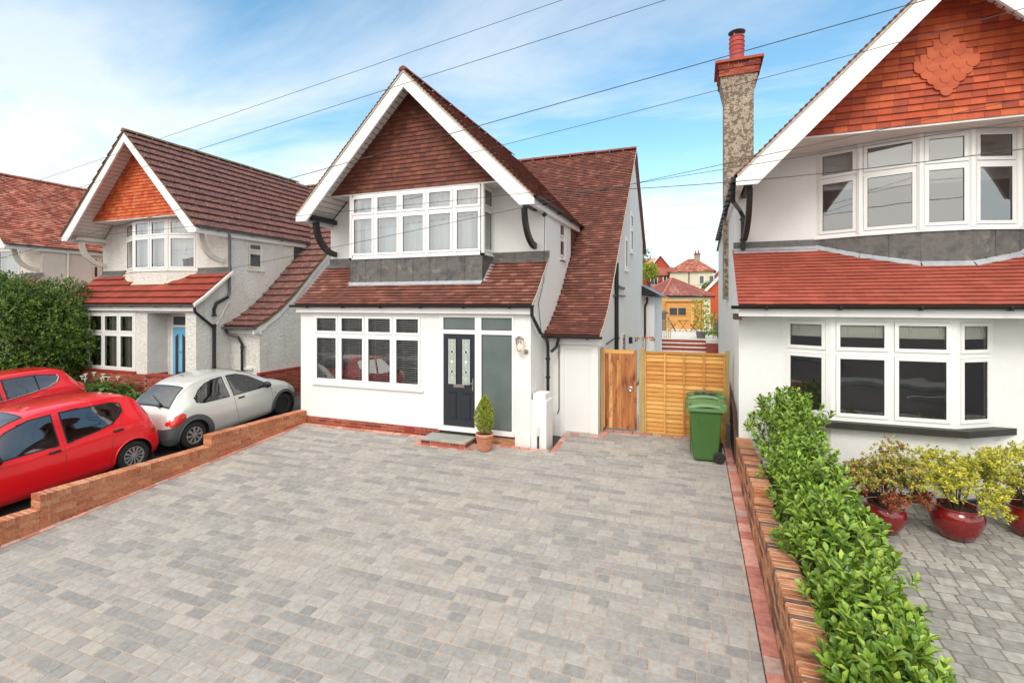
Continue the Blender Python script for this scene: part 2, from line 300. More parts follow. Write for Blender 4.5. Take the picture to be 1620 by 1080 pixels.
def empty(name, loc, label, cat, group=None, rz=0):
    o = bpy.data.objects.new(name, None); col.objects.link(o); o.location = loc; o.rotation_euler = (0, 0, rz); o.empty_display_size = .2
    o['label'] = label; o['category'] = cat
    if group: o['group'] = group
    return o
def copy_tree(o, parent=None):
    c = o.copy(); col.objects.link(c); c.parent = parent
    for ch in [q for q in bpy.data.objects if q.parent == o]: copy_tree(ch, c)
    return c
def build_merge(mb, name, parent, smooth_angle=None, **k):
    """weld doubles before shading smooth"""
    import bmesh
    o = mb.build(name, parent, **k); bm = bmesh.new(); bm.from_mesh(o.data)
    bmesh.ops.remove_doubles(bm, verts=bm.verts, dist=.0004); bmesh.ops.recalc_face_normals(bm, faces=bm.faces)
    for f in bm.faces: f.smooth = True
    bm.to_mesh(o.data); bm.free()
    return o
X_, Y_, Z_ = V((1,0,0)), V((0,1,0)), V((0,0,1))

# ------------------------------------------------------------------ tiles
def tiles(mb, prof, u0, u1, tw, gauge, m, ux=X_, uy=Y_, O=V((0,0,0)), keep=None, thick=.013, jit=.003, lift=.016, stag=True, uni=False):
    """prof: list of (y, z) from eave to ridge; tiles laid in courses. ux: along the course."""
    segs = []; tot = 0
    for a, b in zip(prof, prof[1:]):
        l = math.hypot(b[0]-a[0], b[1]-a[1]); segs.append((tot, l, a, b)); tot += l
    def at(s_):
        s_ = max(0, min(tot-1e-6, s_))
        for st, l, a, b in segs:
            if s_ <= st+l: break
        t = (s_-st)/l; ty, tz = (b[0]-a[0])/l, (b[1]-a[1])/l
        return O+uy*(a[0]+(b[0]-a[0])*t)+Z_*(a[1]+(b[1]-a[1])*t), uy*ty+Z_*tz, (Z_*ty-uy*tz)
    rows = int(round(tot/gauge)); gauge = tot/rows
    for r in range(rows):
        p, up, n = at(r*gauge); p2, up2, n2 = at((r+1)*gauge+gauge*.15)
        x = u0-(tw*.5 if (r % 2 and stag) else 0)-(0 if uni else random.random()*.01)
        while x < u1:
            xa, xb = max(x, u0), min(x+tw-.003, u1)
            x += tw
            if xb-xa < .02: continue
            c = (xa+xb)/2; pc = p+ux*c+up*gauge*.5
            if keep and not keep(pc): continue
            j1 = random.uniform(-jit, jit); j2 = random.uniform(-jit, jit); dn = random.uniform(-jit, jit)*1.2
            A = p+ux*xa+n*(lift+thick+j1)-up*dn; B = p+ux*xb+n*(lift+thick+j2)-up*dn
            C = p2+ux*xb+n2*(thick*.3); D = p2+ux*xa+n2*(thick*.3)
            A2 = A-n*(thick+.008); B2 = B-n*(thick+.008)
            mb.geo([A, B, C, D, A2, B2, p2+ux*xb-n2*.004, p2+ux*xa-n2*.004], [(0, 1, 2, 3), (4, 5, 1, 0), (5, 6, 2, 1), (7, 4, 0, 3)], m)
def brickrun(mb, P, ux, L, z0, z1, th, m, mm, uy=None, course=.075, bl=.225, cope=None, copem=None, face_only=False):
    """brick wall from P (x,y) along ux, thickness th along uy; real bricks on a mortar core"""
    ux = V(ux).normalized(); uy = V(uy).normalized() if uy else V((-ux.y, ux.x, 0)); P = V((P[0], P[1], 0)); e = .004
    top = z1-(cope or 0)
    mb.obox(P+ux*.004+uy*.004+Z_*z0, ux, L-.008, uy, th-.008, Z_, z1-z0-.001, mm)
    n = 0; z = top-.065
    while z > z0-.07:
        x = -(bl/2 if n % 2 else 0)
        while x < L-.01:
            a, b = max(x, 0), min(x+bl-.010, L)
            if b-a > .015: mb.obox(P+ux*(a-(.0 if a > 0 else e))-uy*(e+random.uniform(0, .0015))+Z_*z, ux, b-a+(.0 if b < L-.001 else e), uy, th+2*e, Z_, .065, m)
            x += bl
        z -= course; n += 1
    if cope:
        x = 0
        while x < L-.03:
            b = min(x+.063, L)
            mb.obox(P+ux*x-uy*(.008+random.uniform(0, .003))+Z_*(top+.010+random.uniform(-.002, .002)), ux, b-x, uy, th+.018, Z_, cope-.008, copem or m)
            x += .078

# ------------------------------------------------------------------ windows
def window(parent, P, ux, W, z0, z1, cols, transom=.36, sash=True, pane='glass', frame='upvc', fw=.05, sw=.055, name='window', back='curtain', backd=.16, n_in=None, sillm=None, sill=None, label=None):
    """P (x,y) start on the outer face, ux horizontal direction; outward normal = ux rotated -90deg"""
    ux = V(ux).normalized(); no_ = V((ux.y, -ux.x, 0)); P = V((P[0], P[1], 0)); fr = MB(); pn = MB(); gk = MT['gasket']
    fm = MT[frame]; Hh = z1-z0
    if isinstance(cols, int): cols = [1]*cols
    tot = sum(cols); xs = [0]
    for c in cols: xs.append(xs[-1]+W*c/tot)
    def bar(a, b, c, d, out, m=fm, dep=.06): fr.obox(P+ux*a+Z_*c+no_*(out-dep), ux, b-a, no_, dep, Z_, d-c, m)
    # outer frame and mullions; bars butt end to end
    bar(0, W, z0, z0+fw, 0); bar(0, W, z1-fw, z1, 0)
    for i, x in enumerate(xs):
        a = max(0, x-fw/2) if 0 < i < len(xs)-1 else (0 if i == 0 else W-fw); b = a+fw
        bar(a, b, z0+fw, z1-fw, 0.0005 if 0 < i < len(xs)-1 else 0)
    tz = z1-Hh*transom if transom else None
    for i in range(len(xs)-1):
        a = xs[i]+(fw if i == 0 else fw/2); b = xs[i+1]-(fw if i == len(xs)-2 else fw/2)
        cells = [(z0+fw, z1-fw)]
        if tz: bar(a, b, tz-fw/2, tz+fw/2, -.001); cells = [(z0+fw, tz-fw/2), (tz+fw/2, z1-fw)]
        for (c, d) in cells:
            A, B, C, D = a, b, c, d
            if sash:
                o = .016; g = .004; A, B, C, D = a+g, b-g, c+g, d-g
                bar(A, B, C, C+sw, o); bar(A, B, D-sw, D, o); bar(A, A+sw, C+sw, D-sw, o); bar(B-sw, B, C+sw, D-sw, o)
                A += sw; B -= sw; C += sw; D -= sw
            t_ = .007
            for q in ((A, B, C, C+t_), (A, B, D-t_, D), (A, A+t_, C+t_, D-t_), (B-t_, B, C+t_, D-t_)): bar(*q, .004 if sash else -.01, gk, .012)
            y = -.006
            pn.face([P+ux*A+Z_*C+no_*y, P+ux*B+Z_*C+no_*y, P+ux*B+Z_*D+no_*y, P+ux*A+Z_*D+no_*y], MT[pane])
    f = fr.build(name, parent)
    if label: f['label'] = label
    pn.build('pane', f)
    if back:
        bk = MB()
        if back == 'blind':
            z = z0+fw
            while z < z1-fw:
                bk.obox(P+ux*.05+Z_*z-no_*.075, ux, W-.1, (-no_*.78-Z_*.62).normalized(), .050, (-no_*.62+Z_*.78).normalized(), .002, MT['blind']); z += .052
            for x in xs[:-1]:
                for fr_ in (.3, .7): bk.obox(P+ux*(x+(xs[1]-xs[0])*fr_)+Z_*(z0+fw)-no_*.072, ux, .006, no_, .002, Z_, Hh-2*fw, MT['blind'])
            bk.build('blind', f)
        elif back == 'roman':
            for i in range(len(xs)-1):
                a, b = xs[i]+.03, xs[i+1]-.03
                for k in range(3): bk.obox(P+ux*a+Z_*(z1-.10-.085*k-.06)-no_*(.075-.012*k), ux, b-a, no_, .012, Z_, .09, MT['romanblind'])
                for fr_ in (.28, .78): bk.tube([P+ux*(a+(b-a)*fr_)+Z_*(z1-.33)-no_*.05, P+ux*(a+(b-a)*fr_+.02)+Z_*(z1-.2)-no_*.05, P+ux*(a+(b-a)*fr_)+Z_*(z1-.06)-no_*.05], .022, MT['romanblind'], 6)
            bk.build('roman_blind', f)
        else:
            pl = 11
            for (a, b) in ([(0.02, W-.02)] if back != 'curtain2' else [(xs[i]+.03, xs[i+1]-.02) for i in range(len(xs)-1)]):
                nn = max(8, int((b-a)*60)); ph = random.random()*6
                if back == 'curtain2': b = b-(b-a)*.25
                bk.grid(lambda u, v: P+ux*(a+(b-a)*u)+Z_*(z0+.02+(Hh-.04)*v)-no_*(backd+.030*math.sin(u*(b-a)*40+ph+1.6*math.sin(u*7+v*.6))+.012*math.sin(u*(b-a)*97+v)), nn, 4, MT[back])
            bk.build('curtain', f, smooth=True)
    if sill:
        s_ = MB(); s_.obox(P-ux*.03+Z_*(z0-sill[1])-no_*.05, ux, W+.06, no_, .05+sill[0], Z_, sill[1]-.002, MT[sillm or 'upvc']); s_.build('sill', f)
    return f
def wall(mb, P, ux, W, z0, z1, ops, m, rev=.11, topf=None):
    """front face with openings (a, b, c, d) and their reveals; topf(x) gives a sloping top"""
    ux = V(ux).normalized(); no_ = V((ux.y, -ux.x, 0)); P = V((P[0], P[1], 0))
    xs = sorted(set([0, W]+[q for o in ops for q in o[:2]])); zs = sorted(set([z0, z1]+[q for o in ops for q in o[2:]]))
    for a, b in zip(xs, xs[1:]):
        for c, d in zip(zs, zs[1:]):
            if any(o[0] <= a and o[1] >= b and o[2] <= c and o[3] >= d for o in ops): continue
            mb.face([P+ux*a+Z_*c, P+ux*b+Z_*c, P+ux*b+Z_*d, P+ux*a+Z_*d], m)
    if topf: mb.face([P+ux*0+Z_*z1, P+ux*W+Z_*z1]+[P+ux*x+Z_*z for x, z in topf], m)
    for (a, b, c, d) in ops:
        q = [(a, c), (b, c), (b, d), (a, d)]
        for i in range(4):
            (x1, y1), (x2, y2) = q[i], q[(i+1) % 4]
            mb.face([P+ux*x1+Z_*y1, P+ux*x2+Z_*y2, P+ux*x2+Z_*y2-no_*rev, P+ux*x1+Z_*y1-no_*rev], m)
def room(mb, x0, x1, y0, y1, z0, z1, m):
    mb.face([(x0,y1,z0),(x1,y1,z0),(x1,y1,z1),(x0,y1,z1)], m); mb.face([(x0,y0,z0),(x0,y1,z0),(x0,y1,z1),(x0,y0,z1)], m)
    mb.face([(x1,y0,z0),(x1,y1,z0),(x1,y1,z1),(x1,y0,z1)], m); mb.face([(x0,y0,z0),(x1,y0,z0),(x1,y1,z0),(x0,y1,z0)], m); mb.face([(x0,y0,z1),(x1,y0,z1),(x1,y1,z1),(x0,y1,z1)], m)
def bracket(parent, x, m, yb=.18, yw=1.1, zt=4.98, drop=.85, wd=.09):
    b = MB(); n = 12; o = []; i_ = []
    # quarter-arc brace curving from the wall up to the bargeboard, below a level rail
    for k in range(n+1):
        a = math.pi/2*k/n
        y = yw-(yw-yb-.12)*(1-math.cos(a)) if False else yw-(yw-yb-.12)*math.sin(a); z = zt-drop+(drop-.06)*(1-math.cos(a))
        y2 = yw-(yw-yb-.27)*math.sin(a); z2 = zt-drop+.13+(drop-.13)*(1-math.cos(a))*.99
        o.append(V((x, y, z))); i_.append(V((x, y2, z2)))
    for k in range(n):
        b.prism([o[k], o[k+1], i_[k+1], i_[k]], (wd, 0, 0), m)
    b.box(x-.004, x+wd+.004, yb+.02, yw, zt-.0, zt+.11, m)
    return b.build('bracket', parent)
def gutter_x(parent, x0, x1, y, z, m='black', clips=6):
    """half-round gutter running along x"""
    g = MB(); r = .055
    def prof(u, v):
        a = math.pi*v; return V((x0+(x1-x0)*u, y-r*math.cos(a), z-r*math.sin(a)))
    g.grid(prof, 1, 10, MT[m]); g.grid(lambda u, v: prof(u, v)+V((0, 0, .0))+V((0, -.004*math.cos(math.pi*v), -.004)), 1, 10, MT[m])
    for e in (x0, x1): g.prism([(e, y-r*math.cos(math.pi*k/8), z-r*math.sin(math.pi*k/8)) for k in range(9)], (.004, 0, 0), MT[m])
    for k in range(clips):
        xx = x0+(x1-x0)*(k+.5)/clips; g.box(xx, xx+.03, y-.066, y+.066, z-.072, z-.052, MT[m]); g.box(xx, xx+.03, y-.066, y-.058, z-.06, z+.01, MT[m])
    return g.build('gutter', parent)
def gutter_y(parent, x, y0, y1, z, m='black', clips=5):
    g = MB(); r = .055
    def prof(u, v):
        a = math.pi*v; return V((x-r*math.cos(a), y0+(y1-y0)*u, z-r*math.sin(a)))
    g.grid(prof, 1, 10, MT[m])
    for e in (y0, y1): g.prism([(x-r*math.cos(math.pi*k/8), e, z-r*math.sin(math.pi*k/8)) for k in range(9)], (0, .004, 0), MT[m])
    for k in range(clips):
        yy = y0+(y1-y0)*(k+.5)/clips; g.box(x-.066, x+.066, yy, yy+.03, z-.075, z-.052, MT[m])
    return g.build('gutter', parent)
def pipe(parent, pts, m='black', r=.036, clips=()):
    g = MB(); g.tube(pts, r, MT[m], 10)
    for c in clips: g.tube([V(c)-Z_*.02, V(c)+Z_*.02], r*1.45, MT[m], 10)
    o = g.build('downpipe', parent, smooth=False); return o

RZ, EZ, HW, K = 8.12, 5.10, 3.05, (8.12-5.10)/3.05      # ridge, eaves, half width, slope of the front wing roof
def zwing(x): return RZ-abs(x)*K
CAT = [(.90, 2.22), (1.35, 2.42), (1.9, 2.78), (2.5, 3.28), (3.2, 3.98), (7.5, 8.08)]
def zcat(y):
    for a, b in zip(CAT, CAT[1:]):
        if y <= b[0]: return a[1]+(b[1]-a[1])*(y-a[0])/(b[0]-a[0])
    return 8.08-(y-7.5)*.95
def house(name, loc, label, st):
    """shared body of the street's gabled houses. Local frame: x from the gable's centre, y from the bargeboard, z up"""
    h = empty(name, loc, label, 'house'); rd = MT[st['render']]; XL, XR, XC = -3.0, 2.98, 4.14
    yl = st.get('yl', .04); ye = st.get('ye', yl-.16); yu = st.get('yu', 1.1); yb = .5; zb = st.get('zb', 5.6)
    # ---- walls
    wl = MB(); rooms = MB(); dr = MT['darkroom']
    wall(wl, (XL, yl), X_, XR-XL, st.get('zp', 0)-.0, 2.86, [(a-XL, b-XL, c, d) for a, b, c, d in st['low_ops']], rd)
    if st.get('zp'): pass
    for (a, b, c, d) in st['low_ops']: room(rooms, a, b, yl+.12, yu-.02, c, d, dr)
    for xx in (XL, XR): wl.face([(xx, yl, -.3), (xx, yu, -.3), (xx, yu, 3.88), (xx, yl+.05, 2.86), (xx, yl, 2.86)], rd)
    bx0, bx1 = st['bay'][0][0], st['bay'][-1][0]
    wall(wl, (XL, yu), X_, XR-XL, 2.7, 5.02, [(bx0-XL+.05, bx1-XL-.05, 4.02, 5.02)], rd)
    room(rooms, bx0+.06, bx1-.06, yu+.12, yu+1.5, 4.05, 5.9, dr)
    wl.face([(XL, yu, 5.02), (XR, yu, 5.02), (0, yu, RZ-.15)], rd)
    yend = 7.2
    sw_ops = [(a-yu, b-yu, c, d) for a, b, c, d in st.get('side_ops', [])]
    wall(wl, (XR, yu), Y_, 3.4-yu, 0, 5.06, sw_ops, rd, rev=.13); wl.face([(XR, 3.4, 3.6), (XR, yend, 3.6), (XR, yend, 5.06), (XR, 3.4, 5.06)], MT[st.get('hangm', st['hang'])])
    wl.face([(XL, yu, -.3), (XL, 10.2, -.3), (XL, 10.2, 5.06), (XL, yu, 5.06)], rd)
    # catslide block
    y0, y1 = 1.15, 10.3
    wl.face([(XR, y0, -.1), (XC, y0, -.1), (XC, y0, 2.24), (XR, y0, 2.24)], rd)
    side = [(XC, y0, -.3), (XC, y1, -.3), (XC, y1, zcat(y1)-.1)]+[(XC, y, z-.09) for y, z in CAT[::-1] if y > y0]+[(XC, y0, 2.24)]
    wl.face(side, rd); wl.face([(XL, y1, -.3), (XC, y1, -.3), (XC, y1, 5.3), (XL, y1, 5.3)], rd)
    if not st.get('short_left'): wl.face([(XL, 4.2, 5.0), (XL, y1, 5.0), (XL, y1, zcat(y1)-.1), (XL, 7.5, 8.0)], rd)
    # bevelled corner strips catch the light
    wl.build('wall', h); rooms.build('interior', h)
    # ---- wing roof
    rf = MB(); tm = MT[st['roof']]; tw, gg = st.get('tile', (.165, .105))
    th = st.get('thick', .013)
    tl = math.hypot(3.05, 3.02)
    def kR(p): return p.z > zcat(p.y)-.12
    O0 = V((0, 0, 0))
    rec = dict(keep=kR, thick=th, lift=.012+th, stag=st.get('stagger', True))
    if st.get('tile_right', True): tiles(rf, [(-HW-.03, EZ-.03), (0, RZ)], -.075, 7.3, tw, gg, tm, ux=Y_, uy=-X_, **rec)
    if st.get('tile_left', True): tiles(rf, [(-HW-.03, EZ-.03), (0, RZ)], -.075, st.get('left_len', 2.5), tw, gg, tm, ux=Y_, uy=X_, **rec)
    un = MT['under']
    for s_ in (-1, 1):
        rf.prism([(s_*HW, 0.004, EZ-.005), (0, 0.004, RZ-.005), (0, 0.004, RZ-.045), (s_*HW, 0.004, EZ-.045)], (0, 7.4, 0), un)
    # catslide roof
    def kC(p): return (p.x > 2.95 or p.z > zwing(p.x)-.1)
    cx1 = XC+.09
    tiles(rf, CAT, -.6 if st.get('tile_right', True) else 5, cx1, tw, gg, tm, keep=kC, thick=th, lift=.012+th, stag=st.get('stagger', True))
    for a, b in zip(CAT, CAT[1:]): rf.prism([(2.99, a[0], a[1]-.005), (2.99, b[0], b[1]-.005), (2.99, b[0], b[1]-.06), (2.99, a[0], a[1]-.06)], (cx1-2.99-.004, 0, 0), un)
    if not st.get('short_left'): rf.prism([(XL, 5, 5.66), (XL, 7.5, 8.07), (XL, 7.5, 8.02), (XL, 5, 5.6)], (6.0, 0, 0), un)
    XR0 = 0 if st.get('short_left') else XL-.1
    rf.prism([(XR0, 7.5, 8.08), (XR0, 10.85, 4.92), (XR0, 10.85, 4.86), (XR0, 7.5, 8.02)], (cx1-XR0, 0, 0), MT[st['roof']])
    if XR0 == 0: rf.prism([(-HW, 7.4, EZ), (0, 7.4, RZ), (0, 10.85, RZ-2.6), (-HW, 10.85, EZ-.2)], (0, 0, -.05), MT[st['roof']])
    roof = rf.build('roof', h)
    # ridges
    rg = MB(); rm = MT[st['ridge']]
    def ridge_run(p0, p1, r=.105):
        p0, p1 = V(p0), V(p1); L = (p1-p0).length; d = (p1-p0).normalized(); sd_ = d.cross(Z_); n = max(1, int(L/.45))
        for k in range(n):
            a = p0+d*(L*k/n+.004); b = p0+d*(L*(k+1)/n-.006); j = random.uniform(-.006, .006)
            rg.grid(lambda u, v: (a+(b-a)*u)+sd_*(r*math.cos(math.pi*v))+Z_*(r*.85*math.sin(math.pi*v)+j), 1, 8, rm)
            rg.face([a+sd_*(r*math.cos(math.pi*v/8))+Z_*(r*.85*math.sin(math.pi*v/8)+j) for v in range(9)], rm)
    ridge_run((0, -.08, RZ+.0), (0, 6.9, RZ+.0)); rg.build('ridge', roof); rg = MB()
    ridge_run((cx1, 7.5, 8.09), (-.4, 7.5, 8.09)); rg.build('ridge', roof)
    vg = MB(); vm = MT[st.get('verge', 'mortar')]
    for s_ in (-1, 1): vg.prism([(s_*(HW+.01), .002, EZ+.0), (0, .002, RZ+.012), (0, .002, RZ-.04), (s_*(HW+.01), .002, EZ-.05)], (0, -.062, 0), vm)
    vg.build('verge', roof); vg = MB()
    for a, b in zip(CAT, CAT[1:]): vg.prism([(cx1, a[0], a[1]+.018), (cx1, b[0], b[1]+.018), (cx1, b[0], b[1]-.05), (cx1, a[0], a[1]-.05)], (.012, 0, 0), vm)
    vg.prism([(cx1, 7.5, 8.1), (cx1, 10.85, 4.94), (cx1, 10.85, 4.84), (cx1, 7.5, 8.0)], (.012, 0, 0), MT[st.get('verge2', 'black')])
    vg.build('verge', roof)
    # ---- bargeboards: two mitred planks with a foot
    bb = MB(); bm_ = MT[st['barge']]; bw = st.get('bw', .225)
    for s_ in (-1, 1):
        foot = [(s_*(HW+.03), -.045, EZ-.07), (0, -.045, RZ-.055), (0, -.045, RZ-.055-bw*1.42), (s_*(HW-.06-bw), -.045, EZ-.19), (s_*(HW+.03), -.045, EZ-.19)]
        bb.prism(foot, (0, .05, 0), bm_)
    bb.build('bargeboard', h)
    if st.get('catboard'):
        cb = MB()
        for a, b in zip(CAT, CAT[1:]): cb.prism([(XC, a[0], a[1]-.045), (XC, b[0], b[1]-.045), (XC, b[0], b[1]-.27), (XC, a[0], a[1]-.22)], (.05, 0, 0), bm_)
        cb.build('verge_board', h)
    # fascias
    fa = MB(); fa.box(HW-.09, HW+.0, .01, 6.2, EZ-.20, EZ-.055, bm_); fa.box(-HW, -HW+.09, .01, 6.2, EZ-.20, EZ-.055, bm_)
    fa.box(XL-.04, XR+.05, ye+.045, ye+.085, 2.70, 2.845, bm_); fa.box(XL-.04, XR+.05, ye+.045, yl, 2.685, 2.70, bm_)
    fa.box(XR+.003, cx1-.01, 1.08, 1.149, 2.0, 2.17, bm_)
    fa.build('fascia', h)
    # ---- soffit of the overhanging gable: sloping boards with shadow gaps
    sf = MB(); sm = MT[st['soffit']]
    n = 28
    for s_ in (-1, 1):
        for k in range(n):
            a, b = k/n, (k+1)/n-.006
            xa, xb = s_*(HW-.02)*(1-a), s_*(HW-.02)*(1-b)
            za, zb_ = EZ-.06+(RZ-EZ)*a, EZ-.06+(RZ-EZ)*b
            sf.prism([(xa, .008, za), (xb, .008, zb_), (xb, .008, zb_-.012), (xa, .008, za-.012)], (0, (1.1 if za < zb+.1 else yb)-.008, 0), sm)
    # flat soffit under the tile-hung gable
    hx = (RZ-.05-zb)/K
    for k in range(6): sf.box(-hx+.01, hx-.01, yb+.01+(yu-yb-.012)*k/6, yb+.01+(yu-yb-.012)*(k+1)/6-.006, zb-.03, zb-.012, sm)
    sf.box(-hx, hx, yb-.012, yb+.008, zb-.04, zb-.008, bm_)
    sf.build('soffit', h)
    # ---- tile hanging
    th_ = MB(); hm = MT[st['hang']]; htw, hg = st.get('htile', (.165, .102))
    th_.face([(-hx, yb+.02, zb), (hx, yb+.02, zb), (0, yb+.02, RZ-.06)], MT['under'])
    kick = st.get('kick', 0)
    z = zb-.005; r = 0
    while z < RZ-.2:
        half = (RZ-.06-z)/K+.03; x = -half-(htw/2 if r % 2 else 0)
        while x < half:
            a, b = max(x, -half), min(x+htw-.003, half); x += htw
            if b-a < .02: continue
            j = random.uniform(-.003, .003); c = (a+b)/2
            f = .030+j; bk = hg*1.1
            def kk(q): return -kick*max(0, 1-(half-abs(q))/.32)*.5 if kick else 0
            th_.geo([(a, yb-f+.0+kk(a), z), (b, yb-f+random.uniform(-.002, .002)+kk(b), z), (b, yb-.002+kk(b), z+bk), (a, yb-.002+kk(a), z+bk), (a, yb+.0, z), (b, yb+.0, z)], [(0, 1, 2, 3), (4, 5, 1, 0), (0, 3, 4), (1, 5, 2)], hm)
        z += hg; r += 1
    if st.get('diamond'):
        dx_, dz_ = st['diamond']; rr = 9; gz = .101; gx = .168
        for i in range(-4, 5):
            nI = 5-abs(i)
            for k in range(nI):
                cx_ = dx_+(k-(nI-1)/2)*gx*1.0; cz_ = dz_+i*gz
                pts = [(cx_-gx*.48, yb-.038, cz_+.10)]+[(cx_+gx*.48*math.cos(a_), yb-.050+.004*(i%2), cz_-.012+.088*math.sin(a_)) for a_ in [math.pi+math.pi*q/8 for q in range(9)]]+[(cx_+gx*.48, yb-.038, cz_+.10)]
                th_.prism(pts, (0, .02, 0), MT[st['dm']])
    th_.build('tile_hanging', h)
    # ---- lean-to roof
    def cutf(x):
        for p_, q_ in zip(st['bay'], st['bay'][1:]):
            if p_[0] <= x <= q_[0] and q_[0]-p_[0] > .01: return p_[1]+(q_[1]-p_[1])*(x-p_[0])/(q_[0]-p_[0])-.015
        return 9
    lt = MB(); lm = MT[st.get('lroof', st['roof'])]; ltw, lg = st.get('ltile', (tw, gg)); zt = st.get('zt', 3.93)
    prof = [(ye, 2.875), (ye+.32, 3.10), (yu, zt)]
    def onroof(y): return 3.10+(zt-3.10)*(y-ye-.32)/(yu-ye-.32)
    tiles(lt, prof, XL-.05, XR+.08, ltw, lg, lm, keep=lambda p: p.y < cutf(p.x), thick=st.get('lthick', th), lift=.012+st.get('lthick', th), uni=st.get('uni', False), stag=st.get('stag', True))
    for a, b in zip(prof, prof[1:]): lt.prism([(XL-.04, a[0], a[1]-.008), (XL-.04, b[0], b[1]-.008), (XL-.04, b[0], b[1]-.06), (XL-.04, a[0], a[1]-.06)], (XR-XL+.115, 0, 0), un)
    lt.build('lean_to_roof', h)
    vl = MB(); vmm = MT[st.get('lverge', 'mortar')]
    for a, b in zip(prof, prof[1:]): vl.prism([(XR+.08, a[0], a[1]+.022), (XR+.08, b[0], b[1]+.022), (XR+.08, b[0], b[1]-.06), (XR+.08, a[0], a[1]-.06)], (st.get('lvw', .012), 0, 0), vmm)
    vl.build('lean_to_verge', h)
    # lead flashing along the wall and the apron below the bay
    ld = MB(); lmat = MT['lead']; n = 12
    pts = st['bay']; pts = [(a, b) for a, b in pts]
    for (a, b) in ((XL-.03, pts[0][0]), (pts[-1][0], XR+.09)):
        ld.prism([(a, yu-.008, zt-.03), (a, yu-.008, zt+.15), (a, yu-.0, zt+.15), (a, yu+0, zt-.03)], (b-a, 0, 0), lmat)
        ld.prism([(a, yu-.008, zt+.028), (a, yu-.17, zt-.095), (a, yu-.17, zt-.105), (a, yu-.008, zt+.018)], (b-a, 0, 0), MT['leadlight'] if st['render'] == 'render_text' else lmat)
    am = MT[st.get('apron', 'lead')]; zw = st['zw']
    for (p, q) in zip(pts, pts[1:]):
        a, b = V((p[0], p[1], 0)), V((q[0], q[1], 0)); L = (b-a).length; d = (b-a)/L; nn = V((d.y, -d.x, 0))
        za, zq = onroof(p[1])-.01, onroof(q[1])-.01
        ns_ = max(1, int(round(L/.46))) if am is lmat else 1
        for k in range(ns_):
            s0, s1 = L*k/ns_, L*(k+1)/ns_
            def zz(s_): return za+(zq-za)*s_/L
            ld.face([a+d*s0+Z_*zz(s0)+nn*.012, a+d*s1+Z_*zz(s1)+nn*.012, a+d*s1+Z_*(zw-.03)+nn*.004, a+d*s0+Z_*(zw-.03)+nn*.004], am)
            if am is lmat and 0 < k: ld.tube([a+d*s0+Z_*(zz(s0))+nn*.016, a+d*s0+Z_*(zw-.03)+nn*.008], .010, lmat, 6)
            if am is lmat:
                c_ = (s0+s1)/2; ld.lathe([(.0, .012), (.022, .008), (.028, 0)], a+d*(c_)+Z_*(zz(c_)+.05)+nn*.02, MT['lead'], 8, ax='y')
        # light lead skirt lying on the tiles
        ld.prism([a+Z_*(za+.045)+nn*.01, b+Z_*(zq+.045)+nn*.01, b+Z_*(zq+.02-.055*abs(nn.y))+nn*.10, a+Z_*(za+.02-.055*abs(nn.y))+nn*.10], (0, 0, .008), MT['leadlight'] if am is lmat else MT['mortar'])
    ld.build('lead_flashing' if am is lmat else 'bay_apron', h)
    # closed wall behind apron / bay floor and head
    bf = MB(); poly = [(p[0], p[1]) for p in pts]
    for z_, t_ in ((zw-.03, .03), (zb-.03, .02)):
        bf.prism([V((x, y+.0, z_)) for x, y in poly], (0, 0, t_), bm_)
    bf.build('bay_board', h)
    # upper bay windows
    for i, (p, q) in enumerate(zip(pts, pts[1:])):
        a, b = V((p[0], p[1], 0)), V((q[0], q[1], 0)); L = (b-a).length; n_ = st['bay_n'][i]
        window(h, a, b-a, L, zw, zb-.035, n_, .34, back='curtain' if st.get('upcur', True) else None, backd=.22 if L > .6 else .1, pane='glassb', sillm='upvc' if st['render'] != 'render_rough' else 'oldwhite', sill=(.03, .04), name='bay_window', frame=st.get('upf', 'upvc'))
    for (px_, py_) in pts[1:-1]:
        cpst = MB(); r_ = st.get('post', .042); cpst.prism([(px_+r_*math.cos(a_*math.pi/4+.39), py_+.018+r_*math.sin(a_*math.pi/4+.39), zw) for a_ in range(8)], (0, 0, zb-.037-zw), MT[st.get('upf', 'upvc')]); cpst.build('corner_post', h)
    # gutters
    gm = st.get('gut', 'black')
    gutter_x(h, XL-.16, XR+.11, ye-.015, 2.865, gm)
    gutter_y(h, HW+.055, .05, 4.75, EZ-.015, gm, 4)
    gutter_x(h, XR+.02, cx1+.05, .86, 2.20, gm, 2)
    for x in (-2.88, 2.68): bracket(h, x, MT[st['bracket']], yw=yu)
    return h

def GZ(y): return -.08*(9.6-y) if y < 12.5 else .232          # the drives fall towards the street
# ------------------------------------------------------------------ the white house in the middle
main = house('house', (-6.18, 9.5, 0), 'smooth white detached house with dark front door and brown tiled gable, middle of the drive', dict(
    render='render_smooth', roof='tile_brown', hang='tile_hang', ridge='ridge', barge='board', soffit='soffit', bracket='blackwood',
    low_ops=[(-2.60, .45, .99, 2.66), (.87, 2.63, .15, 2.66)], side_ops=[(2.30, 2.85, 3.95, 4.97)],
    bay=[(-1.87, 1.1), (-1.87, .5), (1.70, .5), (1.70, 1.1)], bay_n=[1, 5, 1], zw=4.02,
    catboard=False, tile_left=True, zp=.18))
hm = main
window(hm, (-2.60, .035), X_, 3.05, .99, 2.66, 4, .30, back='blind', name='front_window', sill=(.05, .05))
def letterplate(parent, x, y, z, m='chrome', w_=.26):
    b = MB(); b.box(x-w_/2, x+w_/2, y-.012, y, z-.035, z+.035, MT[m]); b.box(x-w_/2+.02, x+w_/2-.02, y-.018, y-.012, z-.022, z+.022, MT[m]); return b.build('letterbox', parent)
